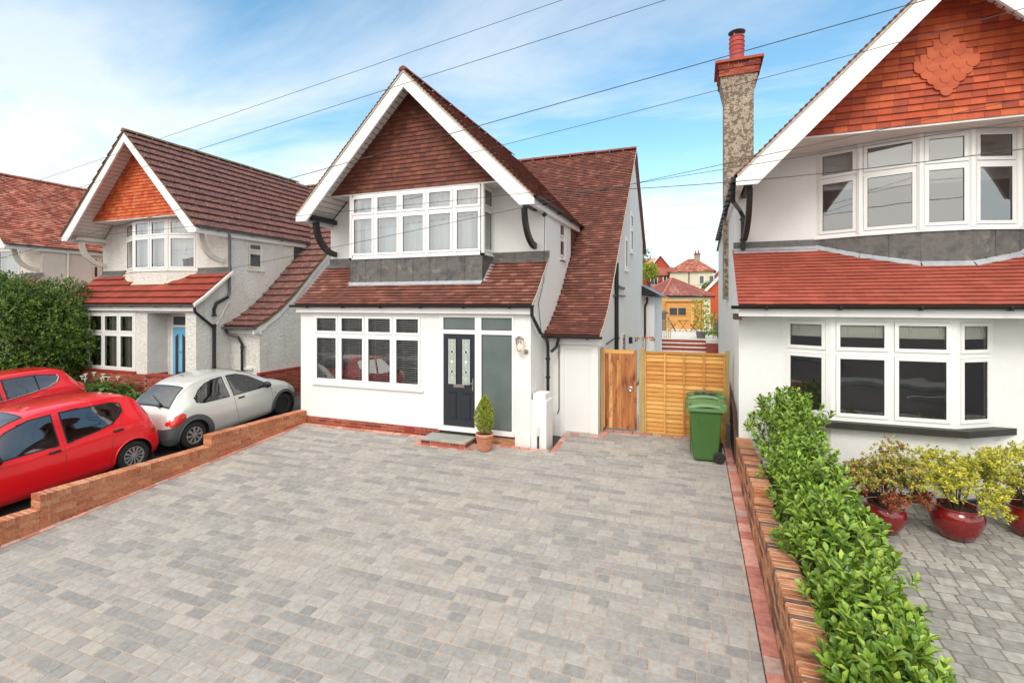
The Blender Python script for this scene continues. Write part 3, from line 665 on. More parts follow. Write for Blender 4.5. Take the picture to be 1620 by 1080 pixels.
# door set
ds = MB(); wu = MT['upvc']; y0 = .02
def fb(a, b, c, d, y=y0, dd=.07, m=wu): ds.box(a, b, y, y+dd, c, d, m)
fb(.87, .975, .25, 2.66); fb(1.735, 1.885, .25, 2.66); fb(2.575, 2.63, .25, 2.66); fb(.87, 2.63, .15, .25, y0-.02, .09)
fb(.975, 1.735, 2.245, 2.335, y0+.003); fb(1.885, 2.575, 2.245, 2.335, y0+.003); fb(.975, 1.735, 2.60, 2.66, y0+.003); fb(1.885, 2.575, 2.60, 2.66, y0+.003)
dset = ds.build('door_surround', hm)
gp = MB()
for (a, b, c, d) in ((.975, 1.735, 2.335, 2.60), (1.885, 2.575, 2.335, 2.60), (1.885, 2.575, .25, 2.245)):
    gp.box(a+.012, b-.012, y0+.03, y0+.04, c+.012, d-.012, MT['frosted'])
    for q in ((a, a+.012, c, d), (b-.012, b, c, d), (a+.012, b-.012, c, c+.012), (a+.012, b-.012, d-.012, d)): gp.box(q[0], q[1], y0+.022, y0+.045, q[2], q[3], MT['gasket'])
gp.build('pane', dset)
def door(parent, x0, x1, z0, z1, y, mat, navy=True):
    W = x1-x0; b = MB(); m = MT[mat]; b.box(x0, x1, y, y+.045, z0, z1, m)
    g = MB(); Hh = z1-z0
    for c in (.275, .725):
        cx = x0+W*c
        if navy:
            # glazed strips with white came and diamonds, raised panels with arched tops
            gx0, gx1, g0, g1 = cx-.085, cx+.085, z0+Hh*.455, z0+Hh*.945
            b.box(gx0-.02, gx1+.02, y-.010, y, g0-.02, g1+.02, m)
            g.box(gx0, gx1, y-.014, y-.010, g0, g1, MT['leaded'])
            for q in ((gx0, gx0+.006, g0, g1), (gx1-.006, gx1, g0, g1)): g.box(q[0], q[1], y-.018, y-.014, q[2], q[3], MT['whiteline'])
            g.box(cx-.002, cx+.002, y-.017, y-.014, g0, g1, MT['whiteline'])
            for k, f in enumerate((.12, .28, .5, .72, .88)):
                zc = g0+(g1-g0)*f; r_ = .050 if k in (1, 3) else .034
                pts = [(cx-r_*.8, y-.016, zc), (cx, y-.016, zc-r_*1.3), (cx+r_*.8, y-.016, zc), (cx, y-.016, zc+r_*1.3)]
                g.prism(pts, (0, -.003, 0), MT['whiteline'])
                if k != 2: g.prism([(cx+(p[0]-cx)*.68, y-.019, zc+(p[2]-zc)*.68) for p in pts], (0, -.003, 0), MT['gasket'] if k in (1, 3) else MT['leaded'])
                for s_ in (-1, 1): g.prism([(cx+s_*r_*.8, y-.016, zc), (cx+s_*.085, y-.016, zc+.04), (cx+s_*.085, y-.016, zc+.045), (cx+s_*r_*.8, y-.016, zc+.005)], (0, -.002, 0), MT['whiteline'])
            p0, p1 = z0+Hh*.09, z0+Hh*.36
            b.bbox(cx-.10, cx+.10, y-.012, y, p0, p1, m, .01); b.box(cx-.075, cx+.075, y-.018, y-.012, p0+.03, p1-.03, m)
            b.box(cx-.11, cx+.11, y-.020, y-.012, p0-.02, p0-.004, m); b.box(cx-.11, cx+.11, y-.020, y-.012, p1+.004, p1+.02, m)
        else:
            g0, g1 = z0+Hh*.26, z0+Hh*.90; s_ = 1 if c < .5 else -1
            pts = [(cx-.065, y-.012, g0), (cx+.065, y-.012, g0), (cx+.065, y-.012, g1-(0 if s_ > 0 else .10)), (cx-.065, y-.012, g1-(.10 if s_ > 0 else 0))]
            g.prism(pts, (0, -.004, 0), MT['gasket'])
            b.prism([(p[0]+(.02 if p[0] > cx else -.02), y, p[2]+(.02 if p[2] > g0+.2 else -.02)) for p in pts], (0, -.010, 0), m)
    if not navy:
        b.box(x0+.08, x1-.08, y-.012, y, z0+Hh*.05, z0+Hh*.12, m)
        kn = MB(); kn.lathe([(0, -.03), (.02, -.028), (.03, -.01), (.022, 0)], ((x0+x1)/2, y, z0+1.2), MT['chrome'], 10, ax='y'); kn.build('knocker', None)
    o = b.build('door', parent)
    g.build('door_glass', o)
    return o
d = door(hm, .98, 1.73, .255, 2.24, .045, 'navy'); letterplate(d, 1.355, .036, 1.125)
hd = MB(); hd.box(1.675, 1.70, .018, .035, 1.04, 1.30, MT['chrome']); hd.tube([(1.688, .02, 1.20), (1.688, -.025, 1.20), (1.56, -.03, 1.20)], .010, MT['chrome'], 8)
hd.lathe([(0, -.02), (.012, -.018), (.012, 0)], (1.688, .02, 1.09), MT['chrome'], 8, ax='y'); hd.build('handle', d)
# brick plinth under the bay wall
pl = MB(); brickrun(pl, (-3.0, .05), X_, 3.87, -.14, .175, .12, MT['brickred'], MT['mortar'], course=.075); pl.box(.10-.13, .10+.1, .038, .045, .01, .15, MT['redpaint']); pl.build('plinth', hm)
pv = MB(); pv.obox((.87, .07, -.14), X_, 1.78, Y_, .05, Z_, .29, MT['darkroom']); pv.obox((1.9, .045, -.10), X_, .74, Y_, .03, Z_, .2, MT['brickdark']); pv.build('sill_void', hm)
dc = MB(); dc.box(2.64, 2.98, .036, .2, -.2, .18, MT['render_smooth']); dc.box(-3.02, .87, .030, .045, .172, .19, MT['render_smooth']); dc.build('render_base', hm)
# stub wall with its cap at the corner
sw_ = MB(); sw_.bbox(2.985, 3.31, .046, .5, -.2, .93, MT['render_smooth'], .01); sw_.bbox(3.02, 3.28, .08, .44, .931, 1.07, MT['render_smooth'], .012); sw_.build('wing_wall', hm)
sp = MB(); sp.tube([(3.14, .03, -.05), (3.14, .03, .22)], .020, MT['black'], 8); sp.tube([(3.14, .03, .22), (3.14, .03, .40)], .026, MT['oldwhite'], 8); sp.build('meter_pipe', hm)
# lit wall lantern
lx, lz = 2.79, 2.03; wlp = MB(); g_ = MT['chrome']
wlp.tube([(lx+.10, .038, lz-.11), (lx+.10, .0, lz-.11)], .045, g_, 12); wlp.tube([(lx+.10, 0, lz-.11), (lx+.07, -.07, lz-.15), (lx, -.10, lz-.10)], .012, g_, 8)
cxl, cyl = lx, -.11
wlp.lathe([(0, -.10), (.045, -.095), (.05, -.085)], (cxl, cyl, lz), g_, 6); wlp.lathe([(.095, .15), (.10, .16), (.03, .21), (.0, .215)], (cxl, cyl, lz), g_, 6)
for k in range(6):
    a = math.pi*k/3; wlp.tube([(cxl+.046*math.cos(a), cyl+.046*math.sin(a), lz-.09), (cxl+.09*math.cos(a), cyl+.09*math.sin(a), lz+.155)], .005, g_, 5)
wl_ = wlp.build('wall_lantern', hm)
fl_ = MB(); fl_.lathe([(0, -.05), (.016, -.03), (.022, .0), (.012, .05), (0, .075)], (cxl, cyl, lz), MT['flames'], 10); fl_.build('bulb', wl_, smooth=True)
lgl = MB(); lgl.lathe([(.044, -.085), (.086, .15)], (cxl, cyl, lz), MT['glass'], 6); lgl.build('lantern_glass', wl_)
# pipes
pipe(hm, [(3.06, -.13, 2.85), (3.06, -.12, 2.66), (3.10, .30, 2.30), (3.12, .75, 2.10), (3.12, .80, 1.95), (3.12, .80, .9), (3.12, .80, .1)], clips=[(3.12, .80, 1.7), (3.12, .80, 1.3), (3.11, .5, 2.2)])
pipe(hm, [(3.35, .88, 2.17), (3.27, .95, 1.95), (3.18, .85, 1.85)], r=.034)
pipe(hm, [(HW+.055, 4.45, 5.05), (HW+.04, 4.45, 4.9), (HW-.02, 4.42, 4.75), (HW-.02, 4.42, 4.25)])
pipe(hm, [(XC_ := 4.19, 3.45, .0), (4.19, 3.45, 3.95)], r=.055, clips=[(4.19, 3.45, 3.35), (4.19, 3.45, 2.0)])
pipe(hm, [(4.19, 3.45, 3.35), (4.19, 3.9, 3.34), (4.15, 5.1, 3.34)], r=.040, m='greypipe'); pipe(hm, [(4.17, 3.1, 3.1), (4.17, 5.2, 3.12)], r=.02, m='greypipe')
pipe(hm, [(4.17, 2.1, 1.95), (4.17, 3.2, 2.0)], r=.018)
pc = MB(); pc.tube([(3.3, 1.13, 2.0), (3.28, 1.12, 1.95), (3.28, 1.12, .55), (3.24, 1.13, .45)], .011, MT['bark'], 6); pc.build('thin_pipe', hm)
# side windows
window(hm, (2.955, 2.30), Y_, .55, 4.02, 4.97, 1, .45, back=None, name='side_window', sill=(.06, .04))
for (yy, ww, z0_, z1_) in ((6.55, .62, 4.55, 5.85), (5.35, .5, 3.9, 4.9)):
    window(hm, (4.15, yy), Y_, ww, z0_, z1_, 1, .4 if yy > 6 else None, back=None, name='side_window', pane='glassdark', sill=(.05, .04))
window(hm, (4.15, 1.9), Y_, .95, .7, 1.7, 2, .3, back=None, pane='glassdark', name='side_window', sill=(.05, .04))
window(hm, (4.15, 4.6), Y_, .85, .05, 2.1, 1, None, back=None, pane='glassdark', name='side_door')
ol = MB(); ol.bbox(4.14, 4.24, 6.2, 6.4, 1.65, 1.85, MT['black'], .02); ol.build('outside_light', hm)
cw = MB(); cw.tube([(HW-.02, .75, 4.86), (HW+.02, .78, 4.80)], .05, MT['black'], 8)
cw.tube([(HW+.0, .8, 4.8), (2.995, .95, 4.4), (3.0, .90, 3.9), (3.09, .6, 3.4), (3.0, .5, 2.9), (3.02, .62, 2.3)], .007, MT['black'], 5); cw.build('telephone_wire', hm)

gp2_ = MB(); gp2_.box(3.98, 4.15, 1.118, 1.149, -.1, 1.985, MT['render_smooth']); gp2_.box(3.31, 3.40, 1.118, 1.149, -.1, 1.985, MT['render_smooth']); gp2_.box(3.40, 3.98, 1.122, 1.149, 1.90, 1.985, MT['render_smooth']); gp2_.build('render_frame', hm)
# rear extension of the white house, seen down the passage
ex = MB(); ex.box(4.15, 4.58, 10.3, 14.5, -.2, 3.16, MT['render_smooth']); ex.prism([(3.9, 9.9, 3.2), (4.85, 9.9, 3.2), (3.9, 9.9, 3.72)], (0, 4.8, 0), MT['black']); ex.build('rear_extension', hm)
pipe(hm, [(4.32, 10.2, 3.15), (4.32, 10.2, 2.95), (4.24, 10.22, 2.8), (4.24, 10.22, .2)], r=.04)

# ------------------------------------------------------------------ the rough-cast house on the left
hl = house('house', (-16.28, 9.85, 0), 'weathered roughcast white house with orange gable and blue door, beside the middle house', dict(
    render='render_rough', roof='tile_conc', hangm='render_rough', stagger=False, tile=(.15, .335), thick=.03, hang='tile_orange', ridge='moss', barge='board', soffit='soffit', bracket='oldwhite', bw=.19,
    low_ops=[(-2.55, .42, .86, 2.62), (.90, 2.58, 0, 2.62)], side_ops=[(1.75, 2.35, 3.98, 4.88)],
    bay=[(-1.75, 1.1), (-.78, .72), (.80, .72), (1.62, 1.1)], bay_n=[1, 2, 1], zw=3.95, zt=3.86,
    lroof='tile_conc_red', ltile=(.30, .30), lverge='oldwhite', lvw=.10, apron='render_rough', gut='greypipe', catboard=True, verge='moss', left_len=.3, upf='upvc'))
window(hl, (-2.55, .02), X_, 2.97, .86, 2.62, [1, 1, 1, 1], .36, back='curtain2', name='front_window', frame='upvc', sill=(.06, .06), sillm='redpaint')
pb = MB(); brickrun(pb, (-3.0, -.035), X_, 3.95, -.2, .79, .12, MT['brickred'], MT['mortar']); brickrun(pb, (.95, .09), Y_, .62, -.2, .79, .08, MT['brickred'], MT['mortar'])
brickrun(pb, (2.55, -.035), X_, .46, -.2, .79, .12, MT['brickred'], MT['mortar']); pb.build('plinth', hl)
pb = MB(); brickrun(pb, (4.215, 1.10), Y_, 3.4, -.2, .80, .12, MT['brickred'], MT['mortar']); brickrun(pb, (3.0, 1.08), X_, 1.2, -.2, .3, .10, MT['brickred'], MT['mortar']); pb.box(4.10, 4.23, 1.08, 4.5, .80, .86, MT['redpaint']); pb.build('plinth', hl)
pw = MB(); brickrun(pw, (1.0, -.02), X_, 1.0, -.2, .74, .2, MT['brickred'], MT['mortar']); pw.box(.97, 2.03, -.05, .21, .745, .81, MT['redpaint']); pw.build('porch_wall', hl)
rc = MB(); rr_ = MT['render_rough']; rc.box(.90, .93, .04, .66, 0, 2.62, rr_); rc.box(2.55, 2.58, .04, .66, 0, 2.62, rr_); wall(rc, (.93, .64), X_, 1.62, 0, 2.62, [(.14, .94, .2, 2.56)], rr_); rc.build('porch', hl)
dz = MB()
for q in ((1.07, 1.13, .2, 2.56), (1.81, 1.87, .2, 2.56), (1.13, 1.81, 2.18, 2.24), (1.13, 1.81, 2.50, 2.56)): dz.box(q[0], q[1], .655, .72, q[2], q[3], MT['upvc'])
dzo = dz.build('door_surround', hl)
gq = MB(); gq.box(1.13, 1.81, .69, .70, 2.24, 2.50, MT['glassdark']); gq.build('pane', dzo)
d2 = door(hl, 1.135, 1.805, .22, 2.175, .67, 'bluedoor', navy=False); letterplate(d2, 1.47, .66, .78)
for k_ in [o for o in bpy.data.objects if o.name.startswith('knocker')]: k_.parent = d2
window(hl, (2.95, 1.75), Y_, .60, 3.98, 4.88, 1, .36, back=None, name='side_window', frame='oldwhite', sill=(.07, .05), sillm='oldwhite')
window(hl, (3.45, 1.145), X_, .42, .98, 1.82, 1, None, back='curtain2', name='side_window', frame='oldwhite', sill=(.07, .05), sillm='oldwhite', sash=False)
tw_ = MB(); tw_.prism([(2.99, 3.62, 4.98), (2.99, 4.25, 4.98), (2.99, 3.62, 4.35)], (.015, 0, 0), MT['glassdark']); tw_.prism([(2.985, 3.55, 5.03), (2.985, 4.4, 5.03), (2.985, 3.55, 4.2)], (.012, 0, 0), MT['oldwhite']); tw_.build('triangular_window', hl)
pipe(hl, [(3.06, 1.02, 5.0), (3.05, 1.05, 4.85), (3.04, 1.05, 3.2), (3.04, 1.0, 3.1)], m='greypipe', r=.04)
pipe(hl, [(3.04, 1.0, 3.1), (3.04, .62, 2.9), (3.04, .55, 2.75), (3.04, .55, 2.55)], m='black', r=.045)
pipe(hl, [(3.04, .55, 2.3), (3.04, .55, .1)], m='black', r=.05, clips=[(3.04, .55, 2.25), (3.04, .55, 2.55)])
pipe(hl, [(3.10, -.1, 2.78), (3.10, -.08, 2.66), (3.06, .50, 2.22)], m='black', r=.04)
pipe(hl, [(3.06, .60, 2.25), (3.04, 1.05, 3.0)], m='oldwhite', r=.018)
pipe(hl, [(3.10, .86, 2.14), (3.15, .90, 2.0), (3.45, 1.0, 1.9), (3.55, 1.05, 1.7), (3.55, 1.06, .5)], m='black', r=.04, clips=[(3.55, 1.06, 1.6)])
vt = MB(); vt.bbox(4.14, 4.18, 3.0, 3.16, 2.0, 2.2, MT['oldwhite']); vt.build('vent', hl)

# ------------------------------------------------------------------ the far house beyond it
hf = house('house', (-26.5, 10.2, 0), 'farthest house on the left, red clay tiled roof and beige walls behind the tree', dict(
    render='render_beige', roof='tile_far', hang='tile_orange', ridge='tile_far', barge='board', soffit='soffit', bracket='oldwhite', tile=(.165, .11),
    low_ops=[(-2.5, .4, .9, 2.6)], side_ops=[(2.75, 3.35, 3.90, 4.85)],
    bay=[(-1.75, 1.1), (-.78, .72), (.80, .72), (1.62, 1.1)], bay_n=[1, 2, 1], zw=3.95, lroof='tile_conc_red', ltile=(.30, .30), gut='greypipe', catboard=True, left_len=.2, upf='oldwhite'))
window(hf, (2.95, 2.75), Y_, .60, 3.9, 4.85, 2, .36, back=None, name='side_window', frame='oldwhite', sill=(.07, .05), sillm='oldwhite')
pipe(hf, [(3.05, 1.9, 5.0), (3.05, 1.9, 2.0)], m='oldwhite')

# ------------------------------------------------------------------ the house on the right
hr = house('house', (3.68, 9.25, 0), 'textured white house with red tiled gable bearing a diamond, right of the fence', dict(
    render='render_text', roof='tile_brown', hang='tile_rh', ridge='ridge', barge='board', soffit='soffit', bracket='blackwood', bw=.24, zb=5.78, kick=.12,
    yl=.50, ye=-.09, yu=1.50, htile=(.20, .112), post=.060, upcur=False, short_left=True, diamond=(-.02, 6.68), dm='tile_dm',
    low_ops=[(-2.30, .58, .98, 2.80)], zt=3.96, tile_right=True, left_len=6.2,
    bay=[(-1.60, 1.50), (-.98, 1.19), (-.19, .92), (.49, .90), (1.17, 1.11), (1.62, 1.50)], bay_n=[1, 1, 1, 1, 1], zw=4.14,
    lroof='tile_rhroof', ltile=(.265, .105), uni=True, lthick=.008))
# canted lower bay
lb = [(-2.30, .50), (-1.66, .12), (-.02, .12), (.58, .50)]
for i, (p, q) in enumerate(zip(lb, lb[1:])):
    a, b = V((p[0], p[1], 0)), V((q[0], q[1], 0)); window(hr, a, b-a, (b-a).length, 1.0, 2.68, [1, 2, 1][i], .345, back='roman', pane='glass', name='front_window', fw=.07)
rb = MB(); rw_ = MT['render_text']
for p, q in zip(lb, lb[1:]):
    rb.face([(p[0], p[1], -.4), (q[0], q[1], -.4), (q[0], q[1], .95), (p[0], p[1], .95)], rw_)
rb.prism([(x, y, .90) for x, y in lb], (0, 0, .05), rw_); rb.build('bay_base', hr); rb = MB(); rb.prism([(x, y-.0, 2.682) for x, y in lb], (0, 0, .02), MT['upvc']); rb.build('bay_head', hr)
sb_ = MB(); o_ = [(-2.42, .50), (-1.74, -.03), (.06, -.03), (.86, .50)]
sb_.prism([(x, y, .90) for x, y in o_], (0, 0, .10), MT['blackwood']); sb_.build('window_sill', hr)
pbk = MB(); pbk.prism([(x, y, -.5) for x, y in [(-2.40, .50), (-1.68, .08), (0, .08), (.68, .46), (2.9, .46), (2.9, .5)]], (0, 0, .42), MT['black']); pbk.build('plinth', hr)
bs = MB(); bs.box(-3.1, -2.99, -.02, .5, 2.62, 2.72, MT['darkbrick']); bs.build('corbel', hr)
gutter_y(hr, -HW-.055, .05, 2.8, EZ-.015); gutter_y(hr, -HW-.055, 3.0, 8.6, EZ-.06, clips=9)
pipe(hr, [(-3.10, .35, 5.02), (-3.10, .5, 4.75), (-2.92, 1.37, 4.72), (-2.86, 1.41, 4.6), (-2.86, 1.44, 3.95)], r=.042, clips=[(-2.86, 1.43, 4.55), (-2.86, 1.43, 4.15)])
# chimney stack
ch = MB(); pbm = MT['pebble']; cx0, cx1_, cy0, cy1 = -3.10, -2.45, 3.75, 4.45
ch.box(cx0, cx1_, cy0, cy1, 3.0, 8.0, pbm)
ch.geo([(cx0, cy0, 7.9), (cx1_, cy0, 7.9), (cx1_, cy1, 7.9), (cx0, cy1, 7.9), (cx0-.10, cy0-.10, 8.42), (cx1_+.10, cy0-.10, 8.42), (cx1_+.10, cy1+.10, 8.42), (cx0-.10, cy1+.10, 8.42)], [(0,1,5,4),(1,2,6,5),(2,3,7,6),(3,0,4,7),(4,5,6,7)], pbm)
cho = ch.build('chimney', hr)
cb = MB()
for i, (zz, e) in enumerate(((8.42, .11), (8.50, .11), (8.58, .13))):
    for (P0, ux_, L_) in (((cx0-e, cy0-e), X_, cx1_-cx0+2*e), ((cx1_+e, cy0-e), Y_, cy1-cy0+2*e), ((cx0-e, cy1+e), -Y_, cy1-cy0+2*e)):
        brickrun(cb, P0, ux_, L_, zz, zz+.078, .1, MT['brickred'], MT['mortar'])
cb.box(cx0-.20, cx1_+.20, cy0-.20, cy1+.20, 8.66, 8.72, MT['brickred'])
cb.geo([(cx0-.14, cy0-.14, 8.72), (cx1_+.14, cy0-.14, 8.72), (cx1_+.14, cy1+.14, 8.72), (cx0-.14, cy1+.14, 8.72), (cx0+.1, cy0+.1, 8.82), (cx1_-.1, cy0+.1, 8.82), (cx1_-.1, cy1-.1, 8.82), (cx0+.1, cy1-.1, 8.82)], [(0,1,5,4),(1,2,6,5),(2,3,7,6),(3,0,4,7),(4,5,6,7)], MT['mortar'])
cb.build('chimney_crown', cho)
cp = MB(); pc_ = ((cx0+cx1_)/2-.02, (cy0+cy1)/2, 8.78)
cp.lathe([(.17, 0), (.165, .30), (.17, .32), (.18, .34), (.165, .36), (.17, .42), (.185, .44), (.17, .46), (.17, .53), (.185, .55), (.17, .57), (.165, .64), (.18, .66), (.16, .69), (.14, .70), (.14, .5)], pc_, MT['claypot'], 24)
cp.lathe([(0, .82), (.12, .84), (.20, .80), (.195, .79), (.1, .815), (0, .81)], pc_, MT['greypipe'], 24)
for k in range(3): cp.tube([(pc_[0]+.13*math.cos(k*2.1), pc_[1]+.13*math.sin(k*2.1), pc_[2]+.66), (pc_[0]+.13*math.cos(k*2.1), pc_[1]+.13*math.sin(k*2.1), pc_[2]+.81)], .008, MT['chrome'], 5)
cp.build('chimney_pot', cho)

for k, x_ in enumerate((-14.0, -4.0, 6.2)):
    o = copy_tree(hf); o.location = (x_, -20.5-.3*k, -.9); o.rotation_euler = (0, 0, math.pi); o['label'] = 'house across the street, behind the viewer and only seen mirrored in panes'; o['group'] = 'houses across the street'
# ------------------------------------------------------------------ ground
def sheet(name, pts, m):
    b = MB(); b.face(pts, m); return b.build(name, None, kind='structure')
b = MB()   # one terrain sheet reaching the horizon, falling with the drives and rising behind the houses
prof_ = [(-900, -1.2), (-60, -1.12), (-3, -1.06), (0.2, -.95), (9.6, -.22), (10.2, .05), (12.5, .05), (24.5, .05), (27, .9), (45, .98), (75, 1.6), (130, 3.2), (900, 4)]
for a, c in zip(prof_, prof_[1:]): b.face([(-900, a[0], a[1]-.10), (900, a[0], a[1]-.10), (900, c[0], c[1]-.10), (-900, c[0], c[1]-.10)], MT['grass'] if a[0] > 20 else MT['asphalt'])
b.build('ground', None, kind='structure')
def pavers(name, x0, x1, y0, y1, m, sand_, cd_=.14, sizes=(.145, .175, .21, .235), gap=.0055, dz_=0., xl=None, bev=.006, cut_=.011):
    b = MB(); y = y1; ms = m if isinstance(m, list) else [m]
    while y > y0:
        xa, xb = (xl(y-cd_/2) if xl else (x0, x1)); x = xa-random.random()*.1; run = 0
        while x < xb:
            L = random.choice(sizes)
            if run <= 0: mm = random.choices(ms, [5, 4, 2.2][:len(ms)])[0]; run = random.choice((1, 1, 2, 3))
            run -= 1
            a, c = max(x+gap/2, xa), min(x+L-gap/2, xb); x += L
            if c-a < .035: continue
            y_0, y_1 = y-cd_+gap/2, y-gap/2; j = random.uniform(-.0015, .0015); q = lambda: cut_*random.uniform(.5, 1.5)
            P = [(a+q(), y_0), (c-q(), y_0), (c, y_0+q()), (c, y_1-q()), (c-q(), y_1), (a+q(), y_1), (a, y_1-q()), (a, y_0+q())]
            cx, cy = (a+c)/2, (y_0+y_1)/2; t = [random.uniform(-.001, .001) for _ in range(8)]
            kx, ky = 1-2*bev/(c-a), 1-2*bev/(y_1-y_0); I = [(cx+(p[0]-cx)*kx, cy+(p[1]-cy)*ky) for p in P]; z = lambda yy: GZ(yy)+dz_+j
            b.geo([(p[0], p[1], z(p[1])-.009) for p in P]+[(p[0], p[1], z(p[1])+t[k]) for k, p in enumerate(I)], [tuple(range(8, 16))]+[(k, (k+1) % 8, 8+(k+1) % 8, 8+k) for k in range(8)], mm)
        y -= cd_
    ra, rb_ = (xl(y0) if xl else (x0, x1)), (xl(y1) if xl else (x0, x1)); zz = lambda yy: GZ(yy)+dz_-.0045
    b.face([(ra[0], y0, zz(y0)), (ra[1], y0, zz(y0)), (rb_[1], y1, zz(y1)), (rb_[0], y1, zz(y1))], sand_)
    return b.build(name, None, kind='structure')
XW = lambda y: .635+.016*(9.7-y)       # near face of the right garden wall
PAV = [MT['paver'], MT['paverm'], MT['paverd']]
pavers('driveway', 0, 0, .6, 9.34, PAV, MT['sand'], xl=lambda y: (-8.87-.012*(9.6-y), XW(y)-.165))
pvb = MB()
def kerbline(p, q, wd, m, bl=.205, up=.002):
    p, q = V((p[0], p[1], 0)), V((q[0], q[1], 0)); d_ = (q-p).normalized(); n_ = V((-d_.y, d_.x, 0)); L = (q-p).length; s_ = 0
    while s_ < L-.02:
        e = min(s_+bl, L); pts = [p+d_*(s_+.003), p+d_*(e-.003), p+d_*(e-.003)+n_*wd, p+d_*(s_+.003)+n_*wd]; c = sum(pts, V((0,0,0)))/4
        z = lambda v, o: V((v.x, v.y, GZ(v.y)+up+o))
        pvb.geo([z(v, -.02) for v in pts]+[z(c+(v-c)*.93, .002) for v in pts], [(4,5,6,7), (0,1,5,4), (1,2,6,5), (2,3,7,6), (3,0,4,7)], m); s_ += bl
kerbline((XW(.6)-.002, .6), (XW(11)-.002, 11.0), .155, MT['kerb'])
kerbline((-8.99-.012*9, .6), (-8.99, 9.35), -.11, MT['kerb'])
kerbline((-9.0, 9.36), (-5.6, 9.36), .12, MT['kerb'], .20); kerbline((-5.62, 8.92), (-4.25, 8.92), .13, MT['kerb'])
kerbline((-5.62, 9.36), (-5.62, 9.06), .12, MT['kerb']); kerbline((-4.25, 9.36), (-4.25, 8.93), -.12, MT['kerb'])
kerbline((-4.2, 9.30), (-2.72, 9.30), .14, MT['kerb']); kerbline((-2.62, 9.36), (-2.62, 10.5), .12, MT['kerb']); kerbline((-2.62, 10.42), (-2.0, 10.42), .12, MT['kerb'])
kerbline((-2.0, 10.42), (-1.92, 10.86), -.11, MT['kerb']); kerbline((-1.95, 10.83), (.48, 10.83), .12, MT['kerb'])
pvb.build('paving_border', None, kind='structure')
pavers('passage_paving', 0, 0, 9.345, 10.84, PAV, MT['sand'], xl=lambda y: (-2.72, XW(y)-.165), dz_=-.001)
DR = -.16
pavers('neighbour_driveway', 1.45, 12.5, 1.2, 9.6, MT['paverw'], MT['sanddark'], cd_=.165, sizes=(.16, .20, .24), gap=.009, dz_=DR, bev=.008, cut_=.014)
ps_ = MB(); ps_.face([(-1.95, 11.03, .09), (.62, 11.03, .09), (.62, 24.6, .09), (-1.95, 24.6, .09)], MT['patio']); ps_.build('passage_bounce_sheet', None, kind='structure')  # pale ground behind the fence, added to bounce light onto the passage walls
hb = MB(); hb.face([(XW(.6)+.2, .6, GZ(.6)+DR+.02), (1.5, .6, GZ(.6)+DR+.02), (1.5, 9.7, GZ(9.7)+DR+.02), (XW(9.7)+.2, 9.7, GZ(9.7)+DR+.02)], MT['soil']); hb.build('planting_bed', None, kind='structure')
gp_ = MB(); gp_.face([(-22, .6, GZ(.6)-.03), (-9.2, .6, GZ(.6)-.03), (-9.2, 10.2, .018), (-22, 10.2, .018)], MT['asphalt']); gp_.build('neighbour_forecourt', None, kind='structure')
pv_ = MB(); pv_.face([(-60, -2.2, -1.0), (60, -2.2, -1.0), (60, .6, GZ(.6)-.05), (-60, .6, GZ(.6)-.05)], MT['pavement']); pv_.build('pavement', None, kind='structure')
b = MB()
for k in range(14): b.box(-40+k*6, -37+k*6, -6.05, -5.95, -.985, -.98, MT['whiteline'])
b.build('road_marking', None, kind='structure')
b = MB(); b.box(-60, 60, -11.6, -9.8, -1.2, -.93, MT['pavement']); b.box(-60, 60, -9.8, -9.68, -1.2, -.94, MT['patio']); b.build('far_pavement', None, kind='structure')
b = MB(); b.box(-60, 60, -2.32, -2.2, -1.2, -.98, MT['patio']); b.build('kerb_strip', None, kind='structure')
# ------------------------------------------------------------------ garden walls
root = empty('garden_wall', (-9.1, 5, 0), 'low stepped brick wall with upright coping between the driveway and the parked cars', 'wall')
def wall_sec(parent, xf, ya, yb_, z0, z1, th, side, m, name='brickwork', sk=0.):
    b = MB(); P = (xf(ya)-parent.location.x, ya-parent.location.y)
    d_ = V((xf(yb_)-xf(ya), yb_-ya, 0)); L = d_.length
    brickrun(b, P, d_, L, z0, z1, th, m, MT['mortar'], uy=(V((-1, 0, 0)) if side < 0 else V((1, 0, 0))), cope=.105, copem=m)
    return b.build(name, parent)
XLW = lambda y: -8.99-.014*(9.6-y)
for (ya, yb_, zt_) in ((7.03, 9.53, .285), (4.33, 7.02, .075), (1.63, 4.32, -.135), (.6, 1.62, -.345)):
    wall_sec(root, XLW, ya, yb_, GZ(ya)-.1, zt_, .215, -1, MT['brick'])
root2 = empty('garden_wall', (.75, 5, 0), 'stepped brick wall with striped coping along the green hedge, right of the driveway', 'wall')
for (ya, yb_, zt_) in ((7.06, 9.72, .50), (4.48, 7.05, .30), (2.0, 4.47, .10), (.6, 1.99, -.10)):
    wall_sec(root2, XW, ya, yb_, GZ(ya)-.25, zt_, .215, 1, MT['brickdark'])
